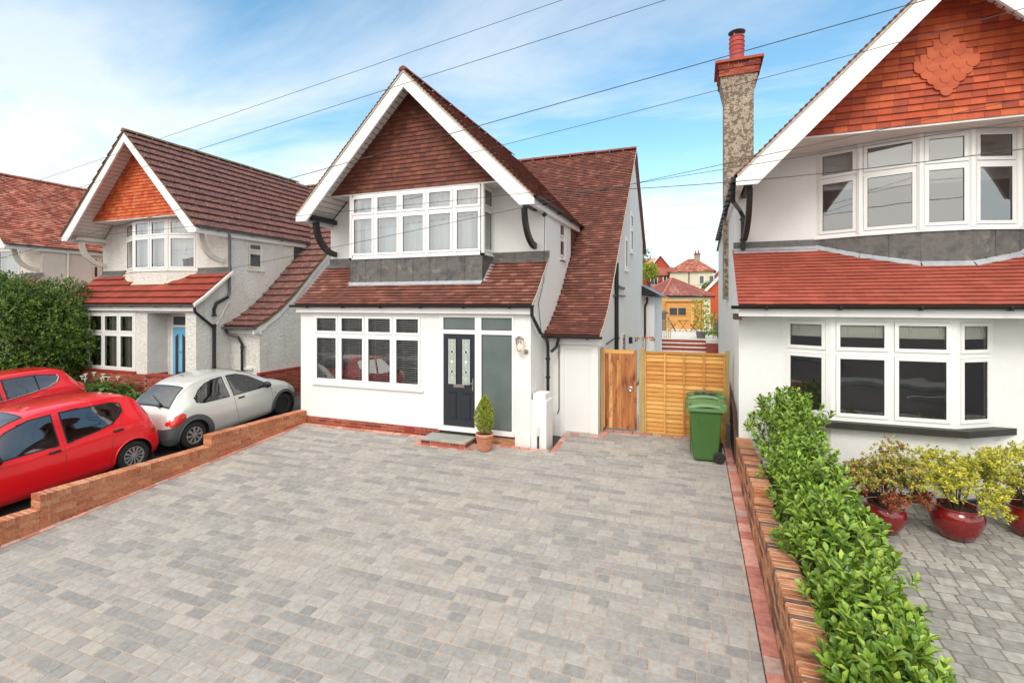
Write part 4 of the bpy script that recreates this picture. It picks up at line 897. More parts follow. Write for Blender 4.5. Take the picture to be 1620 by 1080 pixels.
# ------------------------------------------------------------------ fence, gate and posts across the passage
FY = 11.0
gt = empty('garden_gate', (-1.62, FY, 0), 'reddish boarded side gate with a ring handle, beside the white bump-out', 'gate')
b = MB(); x = -.33
while x < .27:
    wdt = random.uniform(.085, .10); b.bbox(x, min(x+wdt, .30)-.003, -.012, .012, .15, 1.80, MT['woodred'], .003); x += wdt
b.build('board_panel', gt)
b = MB(); b.box(-.33, .30, -.018, .02, 1.80, 1.88, MT['wood']); b.box(-.36, -.33, -.018, .02, .15, 1.88, MT['wood']); b.box(.30, .36, -.02, .02, .15, 1.88, MT['woodred']); b.build('gate_frame', gt)
b = MB(); b.lathe([(.03, -.03), (.04, -.035), (.05, -.03), (.05, -.02), (.03, -.02), (.03, -.03)], (.235, 0, 1.04), MT['chrome'], 16, ax='y'); b.lathe([(0, -.024), (.02, -.02), (.02, 0)], (.235, 0, 1.04), MT['chrome'], 10, ax='y'); b.build('handle', gt)
fc = empty('fence', (-.32, FY, 0), 'golden overlapped timber fence panel between the gate and the right-hand house', 'fence')
b = MB(); z = 1.76; 
while z > .1:
    b.prism([(-.74, .012, z+.10), (-.74, .018, z+.10), (-.74, -.008, z-.012+random.uniform(-.005, .005)), (-.74, -.018, z-.012)], (1.56, 0, 0), MT['wood']); z -= .092
b.build('board_panel', fc)
b = MB()
for xx in (-.775, -.37, .02, .41, .80): b.box(xx, xx+.035, -.045, -.019, .12, 1.83, MT['wood'])
b.box(-.78, .84, -.048, .03, 1.832, 1.87, MT['wood']); b.box(-.78, .84, -.03, .03, .06, .118, MT['woodgreen']); b.build('fence_frame', fc)
for i, (px, wv, zt_, nm) in enumerate(((-2.0, .05, 1.93, 'slim timber post against the bump-out wall, left of the gate'), (-1.145, .11, 1.93, 'thick round-topped timber post between gate and fence panel'), (.555, .075, 1.93, 'timber post at the right end of the fence panel'))):
    p_ = MB(); n = 8
    if i == 1:
        pts = [(-wv/2, -.055, -.1), (wv/2, -.055, -.1), (wv/2, -.055, zt_-.03)]+[(wv/2*math.cos(math.pi*k/n), -.055, zt_-.03+.05*math.sin(math.pi*k/n)) for k in range(1, n)]+[(-wv/2, -.055, zt_-.03)]
        p_.prism(pts, (0, .11, 0), MT['woodgreen'])
    else: p_.bbox(-wv/2, wv/2, -.04, .04, -.1, zt_, MT['woodgreen'], .008)
    o = p_.build('fence_post', None); o.location = (px, FY-.02, 0); o['label'] = nm; o['category'] = 'post'; o['group'] = 'timber posts of the side fence'
# doorstep
stp = empty('doorstep', (-4.98, 9.2, 0), 'low slate-topped brick step in front of the dark door', 'step')
b = MB(); brickrun(b, (-.46, -.20), X_, 1.02, -.13, .045, .50, MT['brickred'], MT['mortar']); b.build('brick_base', stp)
b = MB(); b.bbox(-.48, .58, -.22, .30, .048, .085, MT['stone'], .006); b.build('slab', stp)

# ------------------------------------------------------------------ cars
def lerp(a, b, t): return a+(b-a)*t
def cr_(p0, p1, p2, p3, t): return .5*((2*p1)+(-p0+p2)*t+(2*p0-5*p1+4*p2-p3)*t*t+(-p0+3*p1-3*p2+p3)*t*t*t)
class Shell:
    """car body: stations along x (0 = rear bumper, L = nose); each is (x, z_top, half width of the roof edge, z_belt, half width, z_sill)"""
    def __init__(s, keys): s.k = keys
    def par(s, x):
        k = s.k; x = max(k[0][0], min(k[-1][0], x))
        i = max(j for j in range(len(k)-1) if k[j][0] <= x)
        a, b = k[i], k[i+1]; t = (x-a[0])/(b[0]-a[0]); p = k[max(i-1, 0)]; q = k[min(i+2, len(k)-1)]
        out = []
        for j in range(1, 6):
            # finite-difference tangents scaled for uneven spacing, limited
            m1 = (b[j]-p[j])/(b[0]-p[0])*(b[0]-a[0]) if i > 0 else (b[j]-a[j]); m2 = (q[j]-a[j])/(q[0]-a[0])*(b[0]-a[0]) if i+2 < len(k) else (b[j]-a[j])
            t2, t3 = t*t, t*t*t
            out.append((2*t3-3*t2+1)*a[j]+(t3-2*t2+t)*m1+(-2*t3+3*t2)*b[j]+(t3-t2)*m2)
        return out
    def sec(s, x):
        zt, yr, zb, w_, zs = s.par(x)
        ze = zt-.055*min(1, max(.25, (zt-zb)/.3))
        return [(w_*.90, zs), (w_*.975, zs+.10), (w_*1.0, zs+(zb-zs)*.42), (w_*.995, zs+(zb-zs)*.72), (w_*.962, zb), (lerp(w_*.962, yr, .55)+.008, lerp(zb, ze, .52)), (yr, ze), (yr*.93, zt-.014), (yr*.62, zt+.012), (0, zt+.022)]
    def curve(s, x, v):
        p = s.sec(x); n = len(p)-1; f = min(v*n, n-1e-6); i = int(f); t = f-i
        a, b = p[i], p[i+1]; m, q = p[max(i-1, 0)], p[min(i+2, n)]
        if i+2 > n: q = (-p[n-1][0], p[n-1][1])
        return (cr_(m[0], a[0], b[0], q[0], t), cr_(m[1], a[1], b[1], q[1], t))
    def side(s, x, z, off=0.):
        """outermost y at height z on the flank"""
        lo, hi = 0., 6/9.
        for _ in range(22):
            mid = (lo+hi)/2
            if s.curve(x, mid)[1] < z: lo = mid
            else: hi = mid
        return s.curve(x, (lo+hi)/2)[0]+off
    def top(s, x, f):
        """point on the upper surface at fraction f (-1..1) of the roof width"""
        zt, yr, zb, w_, zs = s.par(x); y = abs(f)*yr
        lo, hi = 6/9., 1.
        for _ in range(22):
            mid = (lo+hi)/2
            if s.curve(x, mid)[0] > y: lo = mid
            else: hi = mid
        return V((x, y if f > 0 else -y, s.curve(x, (lo+hi)/2)[1]))
def car(name, loc, rz, pitch, label, keys, L, body, wheels, wr, glassA, style, group=None):
    glassA = 'carclear'
    c = empty(name, loc, label, 'car', group); c.rotation_euler = (0, pitch, rz)
    S = Shell(keys); bmat = MT[body]; clad = MT['cladding']; RA = wr+.055
    import bisect
    xs = [L*i/150 for i in range(151)]; NV = 54
    b = MB(); vs = []
    for x in xs:
        for v in range(-NV, NV+1):
            y, z = S.curve(x, 1-abs(v)/NV)
            if v < 0: y = -y
            X = x
            for wx in wheels:
                d_ = math.hypot(X-wx, z-wr)
                if abs(y) > .45 and d_ < RA and z < wr+RA:
                    if d_ > RA-.05:
                        k = RA/d_; X = wx+(X-wx)*k; z = wr+(z-wr)*k
            vs.append((X, y, z))
    W_ = 2*NV+1; fs = []; ms = []
    for i in range(150):
        for j in range(2*NV):
            q = [i*W_+j, i*W_+j+1, (i+1)*W_+j+1, (i+1)*W_+j]
            cx = sum(vs[k][0] for k in q)/4; cy = sum(vs[k][1] for k in q)/4; cz = sum(vs[k][2] for k in q)/4
            if any(abs(cy) > .45 and math.hypot(cx-wx, cz-wr) < RA-.012 for wx in wheels): continue
            if any(x0-.012 < cx < x1+.012 and lo(min(max(cx, x0), x1))-.010 < cz < hi(min(max(cx, x0), x1))+.010 for (x0, x1, lo, hi) in style['side']) and abs(cy) > .40: continue
            zt_, yr_ = S.par(cx)[:2]; w0, w1 = style['ws'][:2]; r0, r1, rf0, rf1 = style['rw']; on_top = cz > S.sec(cx)[6][1]-.012
            if on_top and w0+.035 < cx < w1-.035 and abs(cy) < yr_*.90: continue
            if on_top and r0+.01 < cx < r1-.01 and abs(cy) < yr_*(lerp(rf0, rf1, (cx-r0)/(r1-r0))-.0): continue
            mm = bmat
            fs.append(q); ms.append(mm)
    b.v = vs
    for q, mm in zip(fs, ms): b.f.append(tuple(q)); b.m.append(b.mi(mm))
    # end caps
    b.f.append(tuple(range(0, W_))); b.m.append(b.mi(bmat)); b.f.append(tuple(range(150*W_, 151*W_))[::-1]); b.m.append(b.mi(bmat))
    b.face([(.1, -.7, .2), (L-.1, -.7, .2), (L-.1, .7, .2), (.1, .7, .2)], MT['rubber'])
    import bmesh
    bo = b.build('body', c); bm = bmesh.new(); bm.from_mesh(bo.data); bmesh.ops.recalc_face_normals(bm, faces=bm.faces)
    for f in bm.faces: f.smooth = True
    bm.to_mesh(bo.data); bm.free()
    # arch lips and liners
    for wx in wheels:
        for s_ in (-1, 1):
            pts = []; al = MB()
            for k in range(25):
                a = -.35+(math.pi+.7)*k/24; X, Z = wx+RA*math.cos(a), wr+RA*math.sin(a)
                if Z < .17: continue
                pts.append((X, s_*S.side(X, max(Z, S.par(X)[4]+.01), .001), Z))
            al.tube(pts, .013, clad if style.get('clad') else bmat, 8)
            al.lathe([(RA+.02, 0), (RA+.02, -s_*.25), (.02, -s_*.26)], (wx, s_*(S.side(wx, wr+RA+.02)-.03), wr), MT['rubber'], 24, ax='y')
            al.build('wheel_arch', bo, smooth=True)
    def cabin():
        q = MB(); st_ = MT['seat']; xr = style['side'][0][0]; xf = style['side'][-1][1]; q.box(xr-.25, xf+.25, -.60, .60, .22, .34, st_)
        for s_ in (1, -1): q.box(xr-.2, xf+.1, s_*.62-.02, s_*.62+.02, .25, .84, st_)
        q.bbox(xf-.10, xf+.35, -.62, .62, .3, .90, MT['black'], .06); q.bbox(xr+.12, xr+.30, -.58, .58, .34, .98, st_, .06); q.bbox(xr+.3, xr+.75, -.58, .58, .34, .56, st_, .05)
        q.box(xr-.3, xr+.12, -.58, .58, .3, .86, MT['black']); q.build('interior', c)
        for s_ in (1, -1):
            q = MB(); x0 = xf-1.0
            q.grid(lambda u, v: V((x0-.05+.16*math.sin(math.pi*u)-.18*v, s_*.33+.24*math.cos(math.pi*2*u)*(1-.25*v), .55+.62*v)), 16, 6, st_); q.bbox(x0-.06, x0+.42, s_*.33-.24, s_*.33+.24, .36, .56, st_, .05)
            q.tube([(x0-.22, s_*.33-.06, 1.18), (x0-.22, s_*.33+.06, 1.18), (x0-.25, s_*.33+.06, 1.32), (x0-.25, s_*.33-.06, 1.32)], .055, st_, 8); q.build('seat', c)
        q = MB(); cx_, cz_ = xf-.28, .92
        q.tube([(cx_+.07*math.sin(a_), style.get('drv', -.33)+.18*math.cos(a_), cz_+.17*math.sin(a_)) for a_ in [2*math.pi*k/20 for k in range(21)]], .013, MT['black'], 6)
        q.tube([(cx_, style.get('drv', -.33)-.17, cz_), (cx_, style.get('drv', -.33)+.17, cz_)], .02, MT['black'], 6); q.build('steering_wheel', c)
    # side windows
    def panel(nm, x0, x1, flo, fhi, m, off=.006, side=1, n=20, nz=6, par=c, skip=None):
        g = MB()
        for s_ in ((1, -1) if side == 0 else (side,)):
            g.grid(lambda u, v: (lambda X: (lambda Z: V((X, s_*S.side(X, Z, off), Z)))(lerp(flo(X), fhi(X), v)))(lerp(x0, x1, u)), n, nz, MT[m], skip)
        return g.build(nm, par, smooth=True)
    for (x0, x1, lo, hi) in style['side']:
        for s_ in (1, -1):
            r_ = panel('window_trim', x0-.022, x1+.022, (lambda X, lo=lo, x0=x0, x1=x1: lo(min(max(X, x0), x1))-.02), (lambda X, hi=hi, x0=x0, x1=x1: hi(min(max(X, x0), x1))+.02), style.get('trim', 'black'), .004, s_, par=bo, n=60, nz=24, skip=lambda u, v: .035 < u < .965 and .10 < v < .90)
            panel('side_window', x0, x1, lo, hi, glassA, .009, s_)
    def topp(nm, x0, x1, f, m, off=.008, n=10, f2=None, skip=None):
        g = MB()
        def fn(u, v):
            X = lerp(x0, x1, u); ff = lerp(f, f2 if f2 else f, u); return S.top(X, lerp(-ff, ff, v))+V((0, 0, off))+V((-off*.5 if x0 < L/2 else off*.5, 0, 0))
        g.grid(fn, n, 22 if not skip else 60, MT[m], skip); return g.build(nm, c, smooth=True)
    rk = lambda u, v: .09 < u < .91 and .045 < v < .955
    topp('windscreen_trim', *style['ws'][:2], .96, 'black', .005, f2=.96, n=40, skip=rk); topp('windscreen', style['ws'][0]+.03, style['ws'][1]-.03, .92, 'carclear', f2=.92)
    topp('rear_window_trim', style['rw'][0]-.03, style['rw'][1]+.03, style['rw'][2]+.04, 'black', .005, f2=style['rw'][3]+.04, n=40, skip=lambda u, v: .16 < u < .84 and .055 < v < .945); topp('rear_window', *style['rw'][:2], style['rw'][2], 'carclear', f2=style['rw'][3])
    cabin()
    # panel gaps
    for line in style['gaps']:
        for s_ in (1, -1):
            pg = MB()
            pts = []
            for (p, q) in zip(line, line[1:]):
                for k in range(9):
                    X, Z = lerp(p[0], q[0], k/8), lerp(p[1], q[1], k/8); pts.append((X, s_*S.side(X, Z, -.0015), Z))
            pg.tube(pts, .0045, MT['gasket'], 5); pg.build('door_gap', bo)
    for (x, z) in style['handles']:
        for s_ in (1, -1):
            g = MB(); y = S.side(x, z); g.grid(lambda u, v: V((x-.085+.17*u, s_*(S.side(x-.085+.17*u, z-.02+.04*v, .004+.022*math.sin(math.pi*v)*math.sin(math.pi*min(max(u, .08), .92)))), z-.02+.04*v)), 10, 6, MT[style.get('hm', 'black')]); g.build('door_handle', bo, smooth=True)
    # mirrors
    for s_ in (1, -1):
        x, z = style['mirror']; g = MB(); y = S.side(x, z)
        g.lathe([(0, -.10), (.05, -.09), (.085, -.04), (.09, .02), (.07, .05), (0, .055)], (0, 0, 0), MT[style.get('mm', 'black')], 14, ax='x')
        g.v = [(x-p[0]*.7, s_*(y+.13)+p[1]*1.35, z+.05+p[2]*.9) for p in g.v]; g.tube([(x, s_*(y-.02), z-.01), (x, s_*(y+.09), z+.02)], .022, MT['black'], 6); g.build('wing_mirror', c, smooth=True)
    # lamps
    for (nm, x0, x1, z0, z1, m, sh) in style['lamps']:
        for s_ in (1, -1):
            g = MB()
            def fn(u, v):
                a = 2*math.pi*v; X = (x0+x1)/2+(x1-x0)/2*u*math.cos(a)*1.0; Z = (z0+z1)/2+(z1-z0)/2*u*math.sin(a)+sh*(X-(x0+x1)/2)
                return V((X, s_*S.side(X, Z, .012*(1-u**3)+.003), Z))
            g.grid(fn, 5, 24, MT[m]); g.build(nm, c, smooth=True)
    # wheels
    for wx in wheels:
        for s_ in (1, -1):
            yo = S.side(wx, wr+RA+.02)-.035; g = MB(); w0 = .175
            g.lathe([(wr*.62, 0), (wr*.66, .012), (wr*.86, .014), (wr*.965, -.004), (wr, -.03), (wr, -w0+.03), (wr*.96, -w0), (wr*.6, -w0)], (0, 0, 0), MT['rubber'], 40, ax='y')
            g.v = [(wx+p[0], s_*(yo+p[1]), wr+p[2]) for p in g.v]; tyre = g.build('wheel', c, smooth=True)
            h_ = MB(); hr_ = wr*.64; dark = style.get('steel') and wx > L/2
            h_.lathe([(hr_, .0), (hr_*.97, .010), (hr_*.90, .008), (hr_*.86, -.012)], (0, 0, 0), MT['hub' if not dark else 'rubber'], 36, ax='y')
            h_.lathe([(hr_*.88, -.014), (0, -.02)], (0, 0, 0), MT['rubber'], 24, ax='y')
            if not dark:
                h_.lathe([(hr_*.30, -.004), (hr_*.26, .012), (0, .016)], (0, 0, 0), MT['hub'], 20, ax='y')
                ns_ = style.get('spokes', 10)
                for k in range(ns_):
                    a = 2*math.pi*k/ns_; da = math.pi/ns_*.62
                    q = [(hr_*.25*math.cos(a-da*1.1), .010, hr_*.25*math.sin(a-da*1.1)), (hr_*.92*math.cos(a-da*.72), .006, hr_*.92*math.sin(a-da*.72)), (hr_*.92*math.cos(a+da*.72), .006, hr_*.92*math.sin(a+da*.72)), (hr_*.25*math.cos(a+da*1.1), .010, hr_*.25*math.sin(a+da*1.1))]
                    h_.prism(q, (0, -.012, 0), MT['hub'])
            h_.v = [(wx+p[0], s_*(yo+p[1]), wr+p[2]) for p in h_.v]; h_.build('hubcap', tyre)
    return c, S
LN = lambda pts: (lambda X: next((lerp(a[1], b[1], (X-a[0])/(b[0]-a[0])) for a, b in zip(pts, pts[1:]) if X <= b[0]), pts[-1][1]) if X >= pts[0][0] else pts[0][1])
def cladcar(base, wheels, wr):
    m = base.copy(); m.name = 'car_paint_silver_clad'; t = m.node_tree; L = t.links; b = t.nodes['Principled BSDF']
    tx = N(t, 'ShaderNodeTexCoord'); sp_ = N(t, 'ShaderNodeSeparateXYZ'); L.new(tx.outputs['Object'], sp_.inputs[0])
    def mth(op, a, c, cl=False):
        n = N(t, 'ShaderNodeMath', operation=op); n.use_clamp = cl
        for i, v in ((0, a), (1, c)):
            if isinstance(v, (int, float)): n.inputs[i].default_value = v
            else: L.new(v, n.inputs[i])
        return n.outputs[0]
    x, z = sp_.outputs[0], sp_.outputs[2]; acc = None
    for wx, rr in ((wheels[0], .46), (wheels[1], .42)):
        dx_ = mth('SUBTRACT', x, wx); dz_ = mth('SUBTRACT', z, wr-.02); d_ = mth('SQRT', mth('ADD', mth('MULTIPLY', dx_, dx_), mth('MULTIPLY', dz_, dz_)), 0)
        k = mth('LESS_THAN', d_, rr); acc = k if acc is None else mth('MAXIMUM', acc, k)
    k = mth('MULTIPLY', mth('LESS_THAN', z, mth('ADD', mth('MULTIPLY', x, .42), .535)), mth('LESS_THAN', x, .42)); acc = mth('MAXIMUM', acc, k)
    k = mth('MULTIPLY', mth('LESS_THAN', z, .52), mth('GREATER_THAN', x, 3.1)); acc = mth('MAXIMUM', acc, k)
    old = b.inputs['Base Color'].links[0].from_socket; mx = N(t, 'ShaderNodeMixRGB'); L.new(acc, mx.inputs[0]); L.new(old, mx.inputs[1]); mx.inputs[2].default_value = (.085, .09, .095, 1); L.new(mx.outputs[0], b.inputs['Base Color'])
    inv = mth('SUBTRACT', 1, acc); L.new(mth('MULTIPLY', inv, .3), b.inputs['Metallic']); L.new(mth('MULTIPLY', inv, .8), b.inputs['Coat Weight']); L.new(mth('ADD', mth('MULTIPLY', acc, .25), .36), b.inputs['Roughness'])
    return m
MT['carclad'] = cladcar(MT['carsilver'], (.58, 3.03), .285)
# small red five-door hatchback, nose to the street
altokeys = [(0, .50, .60, .42, .66, .30), (.04, .74, .63, .62, .74, .25), (.12, .98, .62, .78, .775, .23), (.22, 1.19, .58, .86, .795, .21), (.36, 1.37, .565, .90, .80, .20), (.62, 1.455, .56, .91, .80, .18),
            (1.25, 1.49, .57, .885, .80, .17), (1.85, 1.475, .565, .865, .80, .17), (2.25, 1.38, .57, .86, .80, .17), (2.62, 1.14, .61, .87, .80, .18), (2.92, .985, .64, .85, .79, .19), (3.25, .90, .62, .78, .755, .20), (3.42, .76, .56, .62, .68, .22), (3.5, .52, .50, .42, .58, .26)]
PT = -.0785
alto, SA = car('parked_car', (-10.82, 6.80, GZ(6.80)-.02), R(-91.0), -.0785*-1, 'small bright red hatchback nearest the low brick wall, nose to the street', altokeys, 3.5, 'carred', (.52, 2.88), .285, 'carglass', dict(
    side=[(.62, 1.52, LN([(.62, 1.17), (.80, 1.02), (1.1, .955), (1.52, .90)]), LN([(.62, 1.30), (.75, 1.355), (1.52, 1.385)])),
          (1.66, 2.62, LN([(1.66, .90), (2.62, .895)]), LN([(1.66, 1.385), (1.95, 1.37), (2.25, 1.265), (2.62, .99)]))],
    ws=(1.98, 2.70), rw=(.20, .42, .80, .86), gaps=[[(1.58, 1.36), (1.58, .25)], [(.62, 1.30), (.68, 1.0), (.86, .72)], [(.86, .72), (.93, .25)], [(2.72, .82), (2.66, .25)], [(1.58, .22), (2.66, .22)]],
    handles=[(1.72, .80), (.76, .86)], mirror=(2.48, .90), lamps=[('rear_lamp', .06, .24, .62, .92, 'lampred', .3), ('headlamp', 3.02, 3.34, .62, .82, 'hub', -.3)], spokes=12), group=None)
b = MB(); b.tube([(1.80, 0, 1.49), (1.80, 0, 1.505)], .03, MT['black'], 8); b.tube([(1.80, 0, 1.50), (1.66, 0, 1.60)], .004, MT['black'], 4); b.build('aerial', alto)
b = MB(); pts = [(X_i, .0, 0) for X_i in (0,)]; b.grid(lambda u, v: SA.top(lerp(.42, 2.0, u), .93+.05*v)+V((0, 0, .004)), 20, 1, MT['carred2']); b.build('roof_seam', [o for o in alto.children if o.name.startswith('body')][0])
b = MB(); b.grid(lambda u, v: V((.30+.17*u, 0, 0))+V((0, SA.side(.30+.17*u, .88+.15*v, .002), .88+.15*v)), 4, 4, MT['carred2']); b.build('fuel_flap', alto)
# silver three-door with grey cladding, nose to the house
kakeys = [(0, .46, .60, .36, .62, .27), (.05, .60, .64, .50, .74, .22), (.13, .80, .65, .66, .80, .20), (.28, .98, .62, .80, .82, .19), (.50, 1.18, .555, .87, .825, .18), (.78, 1.34, .53, .885, .825, .17), (1.15, 1.405, .54, .88, .825, .17),
          (1.60, 1.41, .545, .87, .825, .17), (2.05, 1.345, .555, .865, .825, .17), (2.45, 1.16, .60, .87, .82, .17), (2.80, .985, .64, .855, .81, .18), (3.15, .88, .62, .77, .79, .19), (3.42, .76, .56, .64, .74, .2), (3.56, .60, .50, .5, .64, .22), (3.62, .44, .42, .36, .54, .25)]
ka, SK = car('parked_car', (-10.86, 6.90, GZ(6.90)-.02), R(90), -.0785, 'silver three-door hatchback with dark grey bumper, nose to the white house', kakeys, 3.62, 'carclad', (.58, 3.03), .285, 'carglass', dict(
    side=[(.72, 1.46, LN([(.72, .965), (.85, .925), (1.46, .905)]), LN([(.72, 1.04), (.86, 1.17), (1.05, 1.27), (1.25, 1.315), (1.46, 1.325)])),
          (1.60, 2.56, LN([(1.60, .90), (2.56, .895)]), LN([(1.60, 1.325), (1.85, 1.31), (2.15, 1.205), (2.56, .94)]))],
    ws=(1.95, 2.66), rw=(.26, .62, .86, .84), gaps=[[(1.53, 1.33), (1.56, .9), (1.66, .24)], [(2.62, .84), (2.66, .6), (2.58, .24)], [(1.66, .22), (2.58, .22)]], clad=True, steel=True, spokes=8,
    handles=[(1.76, .80)], hm='black', mirror=(2.42, .90), lamps=[('rear_lamp', .07, .42, .60, .80, 'lampred', .35), ('side_repeater', 2.72, 2.77, .66, .69, 'lamporange', 0), ('headlamp', 3.2, 3.48, .56, .76, 'hub', -.3)]))
b = MB(); b.lathe([(0, -.03), (.05, -.025), (.06, 0)], (.105, 0, .80), MT['black'], 16, ax='x'); b.build('badge', ka)
b = MB(); b.tube([(.27, -.28, .985), (.22, -.30, 1.0), (.20, -.30, .95)], .03, MT['black'], 8); b.tube([(.25, -.3, 1.0), (.40, .15, 1.13)], .012, MT['black'], 6); b.build('rear_wiper', ka)
b = MB(); b.tube([(1.0, 0, 1.43), (.92, 0, 1.47)], .006, MT['black'], 5); b.build('aerial', ka)
# second red hatchback by the tree
fk = [(0, .52, .66, .42, .68, .28), (.05, .78, .68, .66, .79, .24), (.16, 1.0, .62, .86, .835, .22), (.30, 1.23, .585, .96, .85, .21), (.46, 1.405, .57, .985, .855, .20), (.85, 1.465, .58, .965, .86, .18),
      (1.5, 1.485, .59, .93, .86, .17), (2.1, 1.44, .59, .905, .86, .17), (2.6, 1.25, .62, .895, .86, .18), (3.0, 1.04, .66, .88, .85, .19), (3.4, .94, .66, .82, .83, .2), (3.75, .82, .60, .68, .76, .22), (3.95, .52, .52, .42, .62, .27)]
fst, SF = car('parked_car', (-15.6, 8.2, GZ(8.2)-.02), R(-91), .0785, 'larger red hatchback with chrome window line, parked behind beside the tree', fk, 3.95, 'carred2', (.70, 3.18), .30, 'carglass', dict(
    side=[(.60, 1.02, LN([(.60, 1.20), (.78, 1.10), (1.02, 1.05)]), LN([(.60, 1.30), (1.02, 1.375)])), (1.05, 1.62, LN([(1.05, 1.045), (1.62, .975)]), LN([(1.05, 1.375), (1.62, 1.39)])),
          (1.74, 2.80, LN([(1.74, .96), (2.80, .915)]), LN([(1.74, 1.385), (2.1, 1.345), (2.4, 1.235), (2.80, 1.0)]))],
    ws=(2.25, 3.0), rw=(.22, .44, .80, .84), gaps=[[(1.68, 1.38), (1.70, .26)], [(.86, 1.2), (.98, .8), (1.1, .26)]], handles=[(1.86, .84), (1.12, .90)], hm='carred', mirror=(2.66, .96), mm='carred2',
    lamps=[('rear_lamp', .05, .34, .80, 1.06, 'lampred', .4)], spokes=10))
b = MB()
pts = [(X, SF.side(X, z, .012), z) for X, z in [(2.85, .895), (2.3, .925), (1.7, .945), (1.2, 1.01), (.85, 1.07), (.66, 1.15), (.58, 1.25), (.60, 1.32)]]
b.tube(pts, .010, MT['chrome'], 6); b.build('chrome_strip', fst)

# ------------------------------------------------------------------ wheelie bins
def make_bin(loc, label, rz=0):
    t = empty('wheelie_bin', loc, label, 'wheelie bin', 'green wheelie bins by the fence', rz)
    b = MB(); m = MT['bin']; zz = [(.03, .205, .19), (.08, .215, .20), (.55, .25, .235), (.90, .275, .262), (.90, .288, .275), (.955, .290, .277)]
    vs = []; n = 6; r_ = .035
    def ring(z, hx, hy, k=1):
        out = []
        for cx, cy, a0 in ((1, 1, 0), (-1, 1, 90), (-1, -1, 180), (1, -1, 270)):
            for q in range(n):
                a = R(a0+90*q/(n-1)); out.append((cx*(hx-r_)+r_*math.cos(a), cy*(hy-r_)+r_*math.sin(a), z))
        return out
    rings = [ring(z, hx, hy) for z, hx, hy in zz]; M_ = len(rings[0])
    b.geo([p for r in rings for p in r], [(i*M_+k, i*M_+(k+1) % M_, (i+1)*M_+(k+1) % M_, (i+1)*M_+k) for i in range(len(rings)-1) for k in range(M_)]+[tuple(range(M_))[::-1], tuple(range((len(rings)-1)*M_, len(rings)*M_))], m)
    for yy in (-.12, .0, .12): b.box(-.262, -.25, yy-.012, yy+.012, .12, .86, m)
    for xx in (-.12, .12): b.bbox(xx-.01, xx+.01, -.262, -.24, .70, .88, m, .004)
    b.tube([(.30, -.20, .97), (.355, -.20, .985), (.355, .20, .985), (.30, .20, .97)], .016, m, 8)
    b.build('body', t)
    l = MB(); lm = MT['binlid']; vs = []
    def lidp(u, v):
        x = lerp(-.325, .30, u); y = lerp(-.305, .305, v); e = max(abs(2*v-1), abs(2*u-1)); z = .985+.075*math.sin(math.pi*min(1, u*.9+.1))*(1-.35*abs(2*v-1)**3)+.03*u
        if e > .96: z -= .035
        if .84 < e < .93: z += .006
        return V((x, y, z))
    l.grid(lidp, 26, 26, lm); l.box(-.33, .305, -.31, -.296, .925, .99, lm); l.box(-.33, .305, .296, .31, .925, .99, lm); l.box(-.335, -.322, -.31, .31, .925, .99, lm)
    l.box(-.29, -.20, -.25, -.13, 1.012, 1.03, MT['black']); l.box(.12, .2, -.28, -.2, 1.04, 1.055, lm); l.bbox(.24, .34, -.30, -.16, .95, 1.06, lm, .01); l.bbox(.24, .34, .16, .30, .95, 1.06, lm, .01)
    l.build('lid', t, smooth=False)
    for s_ in (1, -1):
        w_ = MB(); w_.lathe([(0, -.03), (.03, -.032), (.05, -.022), (.062, -.026), (.085, -.028), (.098, -.018), (.10, 0), (.098, .022), (0, .025)], (.22, s_*-.245, .10), MT['rubber'], 28, ax='y'); w_.build('wheel', t, smooth=True)
    a_ = MB(); a_.tube([(.22, -.25, .10), (.22, .25, .10)], .012, MT['chrome'], 6); a_.build('axle', t)
    return t
bin1 = make_bin((.115, 9.86, .02), 'green wheelie bin with a pale lid, the nearer one before the fence', R(4))
bin2 = make_bin((.11, 10.50, .07), 'green wheelie bin half hidden behind the nearer one, against the fence', R(2))
b = MB(); b.box(-.20, .22, -.26, -.06, 1.075, 1.082, MT['bindark'])
for _ in range(40): b.leaf(V((random.uniform(-.18, .2), random.uniform(-.24, -.08), 1.084)), V((random.uniform(-1, 1), random.uniform(-1, 1), .1)), Z_, .05, .03, MT['bark'])
b.build('leaf_litter', bin2)
bin3 = make_bin((-12.95, 11.4, .03), 'green wheelie bin behind the silver car, against the roughcast wall')
# small things at the right-hand house's corner
b = MB(); b.bbox(-.035, .035, -.035, .035, 0, .52, MT['greypipe'], .006); b.bbox(-.045, .045, -.045, .045, .52, .56, MT['greypipe'], .01)
o = b.build('bollard', None); o.location = (.545, 10.55, .0); o['label'] = 'short grey metal post behind the bins beside the brick corner'; o['category'] = 'bollard'
b = MB(); b.prism([(-3.005, .47, -.3), (-3.005, .47, .35), (-3.005, 1.0, .9), (-3.005, 3.2, 1.1), (-3.005, 3.2, -.3)], (-.07, 0, 0), MT['darkbrick']); b.build('plinth', hr)

